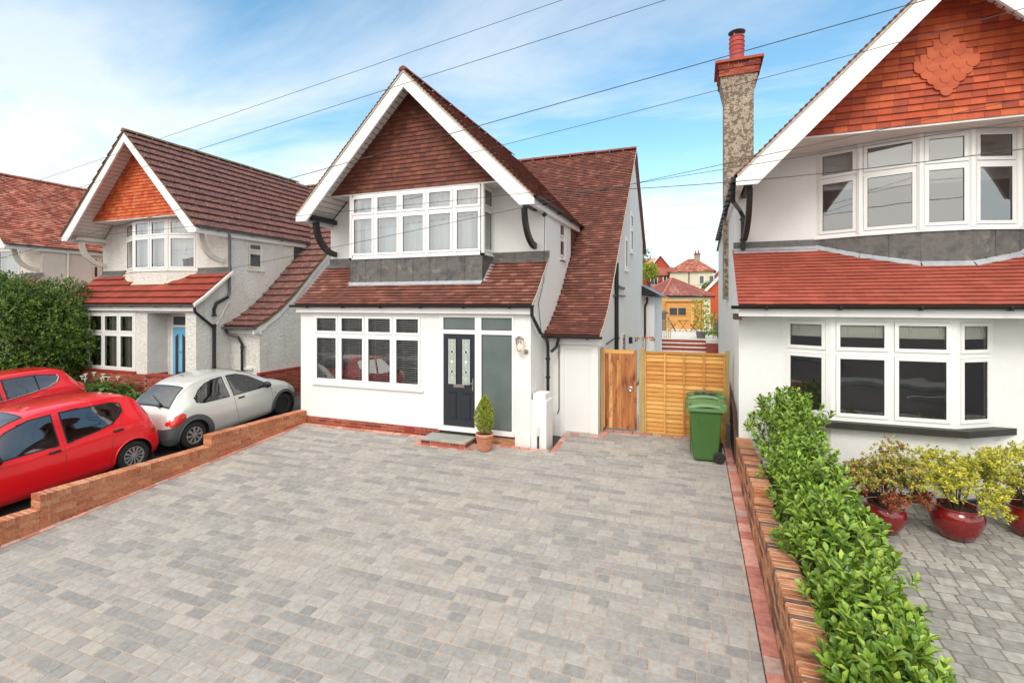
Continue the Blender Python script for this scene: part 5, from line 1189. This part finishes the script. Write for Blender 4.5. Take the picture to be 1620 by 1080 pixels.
# ------------------------------------------------------------------ plants
def rv(): 
    while True:
        v = V((random.uniform(-1, 1), random.uniform(-1, 1), random.uniform(-1, 1)))
        if .05 < v.length < 1: return v.normalized()
def shoot(b, p, d, L, Wd, n, m, st=.010, spread=.9, ov=False):
    d = d.normalized(); a = random.random()*6; o1 = d.orthogonal().normalized(); o2 = d.cross(o1)
    for k in range(n):
        f = k/max(1, n-1); a += 2.4; out = (o1*math.cos(a)+o2*math.sin(a)); dd = (d*(.35+.75*f)+out*spread*(1.05-.55*f)).normalized()
        (b.ovate if ov else b.leaf)(p+d*st*k, dd, d, L*random.uniform(.75, 1.1)*(1-.25*f), Wd*random.uniform(.85, 1.1), m, .18)
def hedge_plant(x, y, r, h, label, n=235):
    z0 = GZ(y)+DR; t = empty('hedge_shrub', (x, y, z0), label, 'shrub', 'evergreen shrubs of the hedge along the garden wall')
    b = MB(); s_ = MB()
    lobes = [(V((random.uniform(-.25, .25)*r, random.uniform(-.45, .45)*r, h*random.uniform(.45, .62))), r*random.uniform(.62, .8)) for _ in range(4)]+[(V((0, 0, h*.55)), r*.85)]
    for k in range(n):
        c, rr = random.choice(lobes); u = rv(); u.z = abs(u.z)*1.0 if random.random() < .7 else u.z
        rad = rr*random.choice((1, 1, .92, .75, .5)); p = c+V((u.x*rad*.86, u.y*rad, u.z*rad*h*.5/r*.95)); p.z = max(.06, p.z)
        d = (u*.6+Z_*1.35+rv()*.35).normalized(); ext = random.uniform(0, .16)
        shoot(b, p+d*ext, d, random.uniform(.10, .14), .046, random.randint(7, 11), MT['leafh'], .013, .9, True)
        if ext > .05 and random.random() < .7: s_.tube([p-d*.12, p+d*ext+d*.05], .003, MT['leafh'], 4, False)
    for k in range(9): a = k*.7; s_.tube([(0, 0, 0), (.3*r*math.cos(a), .3*r*math.sin(a), h*.35), (.6*r*math.cos(a), .6*r*math.sin(a), h*.7)], [.014, .009, .004], MT['bark'], 5)
    b.build('foliage', t); s_.build('stems', t)
for a in ((1.28, 8.75, .60, 1.58, 'tallest hedge shrub, beside the right-hand house window at the far end'), (1.28, 7.72, .56, 1.34, 'bushy hedge shrub second from the house, before the leftmost red pot'),
          (1.30, 6.82, .56, 1.30, 'leafy hedge shrub in the middle of the row, beside the wall step'), (1.29, 5.88, .54, 1.26, 'spreading hedge shrub overhanging the paving, third from the camera'),
          (1.27, 4.98, .50, 1.20, 'glossy hedge shrub second from the camera, next to the lower wall'), (1.22, 4.15, .46, 1.10, 'nearest hedge shrub at the bottom of the picture')): hedge_plant(*a)
def redpot(x, y, s_, label, kind, h, rad, n):
    z0 = GZ(y)+DR; t = empty('potted_shrub', (x, y, z0), label, 'potted plant', 'shrubs in glazed red pots under the bay window')
    b = MB(); P = [(0, 0), (.15, 0), (.19, .02), (.255, .13), (.295, .26), (.295, .33), (.265, .385), (.25, .40), (.268, .415), (.265, .43), (.235, .425), (.225, .37), (0, .37)]
    b.lathe([(r*s_, z*s_) for r, z in P], (0, 0, 0), MT['redglaze'], 40); b.build('pot', t, smooth=True)
    b = MB(); b.lathe([(.23*s_, .375*s_), (0, .39*s_)], (0, 0, 0), MT['soil'], 20); b.build('soil', t)
    st = MB(); fo = MB(); tips = []
    for k in range(16):
        a = k*2.399; rr = rad*random.uniform(.25, .95); top = V((rr*math.cos(a), rr*math.sin(a)*.8, s_*.38+h*random.uniform(.35, .95)*(1-.35*(rr/rad)**2)))
        mid = V((top.x*.35, top.y*.35, s_*.38+h*.32)); st.tube([(top.x*.08, top.y*.08, s_*.33), mid, top], [.010, .007, .003], MT['bark'], 5); tips.append(top)
    for k in range(n):
        c = random.choice(tips); u = rv(); u.z *= .6; p = c+u*random.uniform(.04, .20); p.z -= random.random()**2*.14; p.z = max(p.z, s_*.40)
        mm = MT[kind]
        if kind == 'leafb' and (p.z < s_*.38+h*.30) and random.random() < .85: mm = MT['leafr']
        if kind == 'leafb' and random.random() < .06: mm = MT['leafr']
        shoot(fo, p, (u*.7+Z_*.9+rv()*.3), .060, .026, random.randint(6, 9), mm, .004, 1.1)
    st.build('stems', t); fo.build('foliage', t)
redpot(2.42, 8.28, .88, 'bronze-green shrub in a red glazed pot, half hidden by the hedge', 'leafb', .94, .46, 900)
redpot(3.27, 8.38, 1.0, 'yellow-green shrub in the widest red glazed pot, middle of the three', 'leafy', .90, .62, 1000)
redpot(4.20, 8.72, .92, 'green-yellow shrub in a red glazed pot at the right edge', 'leafy', .88, .52, 800)
# conifer in terracotta
t = empty('potted_conifer', (-4.02, 9.07, GZ(9.07)), 'small golden conifer in a basketweave terracotta pot beside the doorstep', 'potted plant')
b = MB(); b.lathe([(0, 0), (.115, 0), (.12, .01), (.165, .27), (.18, .275), (.185, .34), (.178, .345), (.16, .34), (.155, .30), (0, .30)], (0, 0, 0), MT['terra'], 36)
for k in range(18):
    for s_ in (1, -1):
        a0 = 2*math.pi*k/18; b.tube([(lerp(.122, .166, f)*math.cos(a0+s_*f*.9), lerp(.122, .166, f)*math.sin(a0+s_*f*.9), .02+.245*f) for f in [q/6 for q in range(7)]], .0055, MT['terra'], 5)
b.build('pot', t, smooth=True); b = MB(); b.lathe([(.158, .305), (0, .315)], (0, 0, 0), MT['soil'], 20); b.build('soil', t)
b = MB(); b.tube([(0, 0, .3), (0, 0, .9)], [.012, .004], MT['bark'], 6)
for k in range(8): a = k*2.4; b.tube([(0, 0, .36+.03*k), (.08*math.cos(a), .08*math.sin(a), .44+.05*k)], .004, MT['bark'], 4)
b.build('stem', t)
b = MB()
for k in range(1000):
    z = random.random()**.85; rr = .175*math.sin(math.pi*min(1, .20+z*.80))**.95*random.choice((1, 1, .9, .65)); a = random.random()*6.283; rr *= 1+.12*math.sin(3*a+8*z)
    p = V((rr*math.cos(a), rr*math.sin(a), .36+.70*z)); shoot(b, p, V((math.cos(a)*.5, math.sin(a)*.5, 1.1))+rv()*.25, .048, .018, 6, MT['leafc'], .006, .7)
b.build('foliage', t)
# tree by the left houses
def tree(loc, H_, Rr, label, leafm, n, cat='tree', trunk=.13, lsz=.085, flat=.8, base=.25, name='tree', grp=None, lobn=26):
    t = empty(name, loc, label, cat, grp); tr = MB(); top = V((.1, .05, H_*.55)); tr.tube([(0, 0, -.2), (.03, 0, H_*.2), (.06, .04, H_*.4), top], [trunk, trunk*.8, trunk*.6, trunk*.3], MT['bark'], 9)
    lobes = []
    for k in range(lobn):
        u = rv(); u.z = u.z*flat; c = V((0, 0, H_*(base+1)/2))+V((u.x*Rr*.72, u.y*Rr*.72, u.z*H_*(1-base)*.42)); lobes.append((c, Rr*random.uniform(.22, .40)))
        if k % 2 == 0: tr.tube([(0.04, 0.02, H_*random.uniform(.15, .4)), c*.5+V((0, 0, H_*.15)), c], [trunk*.4, trunk*.22, .01], MT['bark'], 6)
    b = MB()
    for k in range(n):
        c, rr = random.choice(lobes); u = rv(); rad = rr*random.choice((1, .95, .85, .6)); p = c+u*rad; p.z = max(.15, p.z)
        d = (u*.8+rv()*.5+Z_*.45).normalized(); shoot(b, p, d, lsz, lsz*.36, 6, leafm, lsz*.12, 1.0)
    tr.build('trunk', t); b.build('crown', t); return t
tree((-19.6, 9.1, -.1), 3.75, 2.05, 'dense dark green rounded tree at the left edge, behind the red cars', MT['leaft'], 13500, lobn=70, flat=1.0, base=.0, lsz=.11)
# arum lilies below the left house's bay
t = empty('lily_clump', (-16.1, 9.25, .0), 'clump of broad-leaved white lilies in front of the brick plinth', 'plant')
b = MB(); f_ = MB()
for k in range(150):
    a = random.random()*6.28; r_ = random.random()**.6; p = V((1.0*r_*math.cos(a), .32*r_*math.sin(a), 0)); tp = p*1.15+V((0, 0, random.uniform(.28, .72)*(1.1-.5*r_)))
    b.tube([p*.5, tp], .006, MT['leafl'], 4, False); b.leaf(tp, (V((math.cos(a), math.sin(a)*.6, random.uniform(-.3, .3)))+rv()*.3), Z_, random.uniform(.22, .34), .15, MT['leafl'], .12)
for k in range(9):
    f_ = MB(); p = V((random.uniform(-.8, .8), random.uniform(-.3, .1), random.uniform(.62, .88))); f_.tube([(p.x*.6, p.y*.6, .1), p-V((0, 0, .06))], .006, MT['leafl'], 4); f_.lathe([(.004, -.06), (.018, 0), (.045, .05), (.06, .06)], p, MT['flower'], 10); f_.build('flower', t)
b.build('leaves', t)
t = empty('lily_clump', (-14.7, 9.1, -.02), 'small green weedy clump beside the brick porch wall', 'plant'); b = MB()
for k in range(60):
    u = rv(); shoot(b, V((u.x*.25, u.y*.2, abs(u.z)*.4)), u+Z_, .12, .04, 5, MT['leafl'])
b.build('leaves', t); t.name = 'weed_clump'

# ------------------------------------------------------------------ back garden up the passage
GP = 1.08
st = empty('garden_steps', (-.65, 24.6, 0), 'red brick garden steps with pale nosings leading up to the patio', 'steps')
b = MB(); n_ = MB()
for k in range(6):
    b.box(-1.25, 1.0, k*.42, 2.6, 0.05+k*.175 if k else -.1, .05+(k+1)*.172-.03, MT['stepred']); n_.box(-1.27, 1.02, k*.42-.02, k*.42+.42, .05+(k+1)*.172-.03, .05+(k+1)*.172, MT['patio'])
b.build('risers', st); n_.build('treads', st)
b = MB(); b.box(-9, 3.5, 26.9, 45, -.2, GP, MT['patio']); b.build('patio', None, kind='structure')
b = MB(); b.box(0, .75, 0, 1.9, -.9, .30, MT['stepred']); b.box(-.02, .77, -.02, 1.92, .30, .33, MT['patio']); o = b.build('raised_bed', None); o.location = (.36, 25.1, .72); o['label'] = 'square red brick planter at the right of the garden steps'; o['category'] = 'planter'
def gardenplant(loc, h, r, n, label, lm, pot=True):
    t = empty('potted_plant', loc, label, 'plant'); b = MB()
    if pot: p_ = MB(); p_.lathe([(0, 0), (.2, 0), (.26, .35), (0, .33)], (0, 0, 0), MT['greypipe'], 16); p_.build('pot', t)
    s_ = MB(); s_.tube([(0, 0, .2), (.03, 0, h*.9)], .015, MT['bark'], 5); s_.build('stem', t)
    for k in range(n):
        u = rv(); shoot(b, V((u.x*r, u.y*r, .35+(h-.4)*random.random())), u+Z_*.6, .14, .06, 5, lm)
    b.build('foliage', t)
gardenplant((.12, 27.6, GP), 2.1, .36, 130, 'tall leafy plant in a dark pot on the patio, right of the steps', MT['leafc'])
gardenplant((.66, 25.7, 1.03), .55, .3, 50, 'low bushy plant in the brick planter by the steps', MT['leafh'], False)
gardenplant((.72, 31.5, GP), 1.3, .3, 60, 'small climbing plant before the shed door', MT['leafc'], False)
sh = empty('shed', (-.9, 37, GP), 'orange timber garden shed with a two-pane window and door', 'shed')
b = MB(); z = 0
while z < 1.95: b.prism([(-1.25, 0, z), (-1.25, -.018, z), (-1.25, 0, z+.118)], (2.5, 0, 0), MT['shedwood']); b.box(-1.25, 1.25, .0, 1.8, z, z+.118, MT['shedwood']); z += .12
b.build('wall', sh); b = MB(); b.prism([(-1.35, -.15, 1.98), (-1.35, 2, 2.05), (-1.35, 2, 2.11), (-1.35, -.15, 2.04)], (2.7, 0, 0), MT['shedwood']); b.build('roof', sh)
b = MB()
for k in range(5): b.box(.42+.105*k, .42+.105*(k+1)-.006, -.05, -.02, .06, 1.80, MT['wood'])
b.build('door', sh)
b = MB(); b.box(-1.08, .12, -.045, -.02, .95, 1.56, MT['shedwood']); wf = b.build('window', sh); b = MB(); b.box(-1.03, -.51, -.055, -.046, 1.0, 1.51, MT['glassdark']); b.box(-.45, .07, -.055, -.046, 1.0, 1.51, MT['glassdark']); b.build('pane', wf)
# slatted fence behind the patio
t = empty('fence', (-3.2, 37.6, GP), 'orange slatted garden fence to the left of the shed', 'fence'); b = MB(); z = .05
while z < 2.2: b.box(-2.5, 1.1, 0, .03, z, z+.105, MT['shedwood']); z += .115
b.build('slat_panel', t)
for x_ in (-1.6, .1, 1.05): b = MB(); b.box(x_, x_+.09, -.05, 0, 0, 2.3, MT['woodgreen']); b.build('post', t)
t = empty('fence', (.95, 30, GP), 'weathered grey boundary fence along the right side of the patio', 'fence'); b = MB()
for k in range(70): b.box(0, .02, -6+k*.2, -6+k*.2+.19, -1, 1.0+.3*math.sin(k*.15), MT['bark'])
b.build('board_panel', t)
# low railing at the patio's left
t = empty('railing', (-1.95, 27.3, GP-.1), 'short pale timber railing at the head of the garden steps', 'railing'); b = MB()
for k in range(6): b.box(.12*k*.9, .12*k*.9+.05, 0, .05, -.3, 1.0, MT['woodgreen'])
b.build('balusters', t); b = MB(); b.box(-.05, .68, -.02, .07, 1.0, 1.05, MT['woodgreen']); b.build('handrail', t)
b = MB(); b.bbox(-.3, .3, 0, .55, 0, 1.15, MT['bindark'], .08); b.bbox(-.42, .42, .02, .5, 1.1, 1.32, MT['bindark'], .1); o = b.build('covered_barbecue', None); o.location = (-2.35, 34.6, GP); o['label'] = 'barbecue under a dark cover, left of the shed'; o['category'] = 'barbecue'
def bistro(x, s_, label):
    t = empty('folding_chair', (x, 34, GP), label, 'chair', 'folding chairs at the bistro table'); m = MT['blackwood']
    for y in (-.2, .2):
        for (p, q) in (((-.25*s_, 0), (.22*s_, .46)), ((.20*s_, 0), (-.30*s_, .92))): b = MB(); b.tube([(p[0], y, p[1]), (q[0], y, q[1])], .022, m, 6); b.build('leg', t)
    b = MB()
    for k in range(4): b.box(-.2+.1*k, -.2+.1*k+.085, -.2, .2, .44, .46, m)
    b.build('seat', t); b = MB()
    for k in range(3): b.box(min(-.27*s_, -.25*s_-.02*s_*k), max(-.25*s_, -.23*s_-.02*s_*k), -.2, .2, .66+.09*k, .73+.09*k, m)
    b.build('backrest', t)
bistro(-1.60, 1, 'dark folding chair on the left of the small patio table'); bistro(-.28, -1, 'dark folding chair on the right of the small patio table')
t = empty('bistro_table', (-.94, 34, GP), 'small dark folding table between two chairs on the patio', 'table'); b = MB(); b.lathe([(0, .70), (.36, .70), (.36, .72), (0, .72)], (0, 0, 0), MT['blackwood'], 20); b.build('table_top', t)
for (p, q) in (((-.25, -.2), (.25, .2)), ((.25, -.2), (-.25, .2)), ((-.25, .2), (.25, -.2)), ((.25, .2), (-.25, -.2))): b = MB(); b.tube([(p[0], p[1], 0), (q[0], q[1], .7)], .013, MT['blackwood'], 6); b.build('leg', t)
# flower stand beside the white wall
t = empty('flower_stand', (-1.72, 17.4, .05), 'colourful flowers on a slim white stand in the side passage', 'plant stand'); b = MB(); b.tube([(0, 0, 0), (0, 0, 1.6)], .02, MT['upvc'], 6); b.tube([(-.12, 0, 0), (0, 0, .9), (.12, 0, 1.55)], .012, MT['upvc'], 5); b.build('stand', t)
for c_, nm in (((.75, .05, .02), 'red'), ((.8, .55, .05), 'yellow'), ((.85, .8, .75), 'white'), ((.05, .2, .03), 'green')):
    mm = M('petal_'+nm, [c_], .6); b = MB()
    for k in range(26):
        a = random.random()*6.28; b.leaf(V((.30*math.cos(a), .22*math.sin(a), 1.62+random.uniform(-.04, .05))), rv()+Z_*.4, Z_, .09, .06, mm)
    b.build('leaves' if nm == 'green' else 'petals', t)
# far buildings
def hiproof(b, pts, apex, tm, O=None):
    for i in range(4): 
        p, q = V(pts[i]), V(pts[(i+1) % 4]); a = V(apex[0] if i in (3, 0) else apex[-1]); a2 = V(apex[-1] if i in (0, 1) else apex[0])
        n = 16
        if (a-a2).length < .01: quad = [p, q, a, a]
        else: quad = [p, q, a2, a]
        for k in range(n):
            f0, f1 = k/n, (k+1)/n; L0, R0 = quad[0].lerp(quad[3], f0), quad[1].lerp(quad[2], f0); L1, R1 = quad[0].lerp(quad[3], f1), quad[1].lerp(quad[2], f1)
            out = (R0-L0).cross(L1-L0).normalized(); out = out if out.z > 0 else -out
            m_ = max(1, int((R0-L0).length/.45))
            for j in range(m_):
                g0, g1 = j/m_, (j+1)/m_; b.geo([L0.lerp(R0, g0)+out*.04, L0.lerp(R0, g1)+out*.04, L1.lerp(R1, g1), L1.lerp(R1, g0), L0.lerp(R0, g0)], [(0, 1, 2, 3), (4, 1, 0)], tm)
ga = empty('garage', (-2.1, 41.8, GP), 'pyramid-roofed outbuilding with pinkish red tiles behind the shed', 'garage')
A, B_, C_, D_ = V((-.5, -2.3, 2.45)), V((3.3, .8, 2.45)), V((.9, 4.2, 2.45)), V((-2.9, 1.2, 2.45))
b = MB(); hiproof(b, [A, B_, C_, D_], [(.05, 1.1, 3.9)], MT['tileshed']); rfo = b.build('roof', ga); b = MB()
for p in (A, B_, C_, D_): b.tube([p+V((0, 0, .03)), (.05, 1.1, 3.94)], .07, MT['tileshed'], 6)
b.build('hip_ridges', rfo)
b = MB(); cc = (A+B_+C_+D_)/4; q = [cc+(p-cc)*.9 for p in (A, B_, C_, D_)]; b.prism([(p.x, p.y, 0) for p in q], (0, 0, 2.42), MT['cream']); b.build('wall', ga)
b = MB(); e = [p-V((0, 0, .10)) for p in (A, B_, C_, D_)]; b.tube(e+[e[0]], .06, MT['black'], 6); b.build('gutter', ga)
h1 = empty('house', (-7.6, 110, 5.5), 'distant red tile-hung house with pointed gable, beyond the garden', 'house', 'distant houses on the hill')
b = MB(); b.box(-6, 3, 2, 10, -2, 5, MT['redwall']); b.prism([(-2.7, 0, -2), (2.7, 0, -2), (2.7, 0, 4.2), (0, 0, 7.6), (-2.7, 0, 4.2)], (0, 4, 0), MT['redwall']); b.build('wall', h1)
b = MB()
for s_ in (1, -1): b.prism([(0, -.3, 8.0), (s_*3.3, -.3, 3.9), (s_*3.3, -.3, 3.6), (0, -.3, 7.65)], (0, 6, 0), MT['tile_far'])
b.prism([(-6.2, 1.6, 4.8), (-6.2, 6, 7.6), (-6.2, 10.4, 4.8)], (6.5, 0, 0), MT['tile_far']); b.build('roof', h1)
b = MB()
for s_ in (1, -1): b.prism([(0, -.42, 8.05), (s_*3.35, -.42, 3.9), (s_*3.35, -.42, 3.55), (0, -.42, 7.6)], (0, .12, 0), MT['board'])
b.build('bargeboard', h1)
for x_ in (-2.1, .45): b = MB(); b.box(x_, x_+1.6, -.1, 0, 1.2, 3.4, MT['upvc']); w_ = b.build('window', h1); b = MB(); b.box(x_+.2, x_+.72, -.14, -.1, 1.5, 3.1, MT['glassdark']); b.box(x_+.88, x_+1.4, -.14, -.1, 1.5, 3.1, MT['glassdark']); b.build('pane', w_)
h2_ = empty('house', (-1.3, 100, 5.0), 'distant cream house with hipped red roof and chimney', 'house', 'distant houses on the hill')
b = MB(); b.box(-3.9, 4.0, 0, 7, -2, 4.0, MT['cream']); b.build('wall', h2_)
b = MB(); hiproof(b, [(-4.4, -.5, 3.95), (4.5, -.5, 3.95), (4.5, 7.5, 3.95), (-4.4, 7.5, 3.95)], [(-.6, 3.4, 6.7), (.9, 3.4, 6.7)], MT['tile_far']); b.prism([(-9, 3, 3.5), (-9, 6, 5.3), (-9, 9, 3.5)], (6, 0, 0), MT['tile_far']); b.build('roof', h2_)
b = MB(); b.box(.5, 1.6, 2.2, 3.2, 4.5, 7.4, MT['pebble']); b.box(.4, 1.7, 2.1, 3.3, 7.4, 7.6, MT['brickred']); b.lathe([(.16, 0), (.14, .6)], (.8, 2.7, 7.6), MT['claypot'], 10); b.lathe([(.16, 0), (.14, .6)], (1.3, 2.7, 7.6), MT['claypot'], 10); co = b.build('chimney', h2_)
b = MB(); b.tube([(1.4, 2.6, 7.6), (1.4, 2.6, 9.4)], .03, MT['greypipe'], 5); b.tube([(1.2, 2.6, 9.3), (2.6, 2.6, 9.3)], .02, MT['greypipe'], 5); b.build('aerial', h2_)
for x_ in (1.4, 3.1): b = MB(); b.box(x_, x_+.95, -.1, 0, 1.6, 3.2, MT['upvc']); w_ = b.build('window', h2_); b = MB(); b.box(x_+.12, x_+.83, -.14, -.1, 1.7, 3.1, MT['glassdark']); b.build('pane', w_)
pipe(h2_, [(-.4, -.1, 3.9), (-.4, -.1, 0)], r=.08)
b = MB()
for k in range(5): b.box(.2+k*1.0, .3+k*1.0, -6, -5.9, -.6, 1.2, MT['woodgreen'])
b.box(.2, 4.3, -6.02, -5.9, 1.1, 1.2, MT['woodgreen']); b.build('balcony_rail', h2_)
h3 = empty('garage', (2.5, 48, .9), 'outbuilding with bright orange tiled gable and white bargeboard, by the right-hand house', 'garage')
b = MB(); b.prism([(-2, 0, -1), (2, 0, -1), (2, 0, 2.9), (0, 0, 5.0), (-2, 0, 2.9)], (0, 5, 0), MT['tile_orange']); b.build('wall', h3); b = MB()
for s_ in (1, -1): b.prism([(0, -.2, 5.35), (s_*2.35, -.2, 2.85), (s_*2.35, -.2, 2.5), (0, -.2, 5.0)], (0, .1, 0), MT['board']); 
b.build('bargeboard', h3); b = MB()
for s_ in (1, -1): b.prism([(0, -.1, 5.38), (s_*2.4, -.1, 2.86), (s_*2.4, -.1, 2.8), (0, -.1, 5.3)], (0, 5.2, 0), MT['tile_far'])
b.build('roof', h3)
h4 = empty('house', (5.6, 118, 5), 'distant house showing only the corner of an orange roof', 'house', 'distant houses on the hill'); b = MB(); b.prism([(-3, 0, 3.5), (1.2, 0, 8.0), (5.4, 0, 3.5)], (0, 8, 0), MT['tile_far']); b.build('roof', h4); b = MB(); b.box(-2.4, 4.8, .1, 7.9, -2, 3.5, MT['cream']); b.build('wall', h4)
tree((-8.0, 88, 4), 6.2, 1.6, 'light green garden tree with a pale trunk before the distant red house', MT['leafc'], 500, lsz=.34, trunk=.12, base=.45)
tree((-10.0, 92, 5), 8.6, 2.6, 'olive green tree just beside the white house wall, far up the hill', MT['leaft'], 500, lsz=.34, trunk=.15, base=.3)
tree((1.6, 86, 2.8), 3.6, 1.7, 'dark bushy shrub below the cream house balcony', MT['leaft'], 400, lsz=.3, trunk=.1, base=.05, name='bush', cat='bush')
# ------------------------------------------------------------------ overhead cables
def cable(a, b_, r, label, sag=.05):
    a, b_ = V(a), V(b_); m = MB(); pts = [a.lerp(b_, k/24)-Z_*sag*4*(k/24)*(1-k/24) for k in range(25)]; m.tube(pts, r*.8, MT['cable'], 5)
    o = m.build('overhead_cable', None); o['label'] = label; o['category'] = 'cable'; o['group'] = 'overhead cables crossing the sky'; return o
def through(p, q, t0, t1): p, q = V(p), V(q); return p+(q-p)*t0, p+(q-p)*t1
for (p, q, t0, t1, r, lb_, sg) in (
    ((-2.27, 8.4, 8.23), (-17.23, 8.4, 6.48), -.9, 2.2, .006, 'thin cable highest on the left, running down behind the left house apex', .02),
    ((-.58, 8.4, 7.86), (-11.11, 8.4, 6.63), -1.4, 2.6, .007, 'cable crossing just below the apex of the middle house', .03),
    ((2.65, 8.4, 7.09), (-8.46, 8.4, 5.68), -.6, 2.2, .009, 'thick cable crossing the middle gable from the chimney pot', .05),
    ((2.47, 8.4, 6.59), (-5.05, 9.45, 6.02), -.5, 1.0, .006, 'thin cable meeting the right barge of the middle gable', .05),
    ((-3.06, 9.40, 5.13), (-10.88, 8.6, 4.86), 0, 3.0, .006, 'service cable sagging across the middle upper window', .05),
    ((3.98, 8.4, 5.29), (-3.06, 9.42, 4.98), -.5, 1.0, .006, 'lowest of the cables crossing the right upper windows', .0),
    ((3.98, 8.4, 5.1), (-2.85, 9.42, 5.12), -.4, 1.0, .008, 'service cable from the right house to the middle gutter corner', .22),
    ((3.98, 8.4, 5.60), (-1.04, 8.4, 4.93), -.5, 2.9, .006, 'thin cable crossing the right bargeboard foot', .04)):
    a_, c_ = through(p, q, t0, t1); cable(a_, c_, r, lb_, sg)
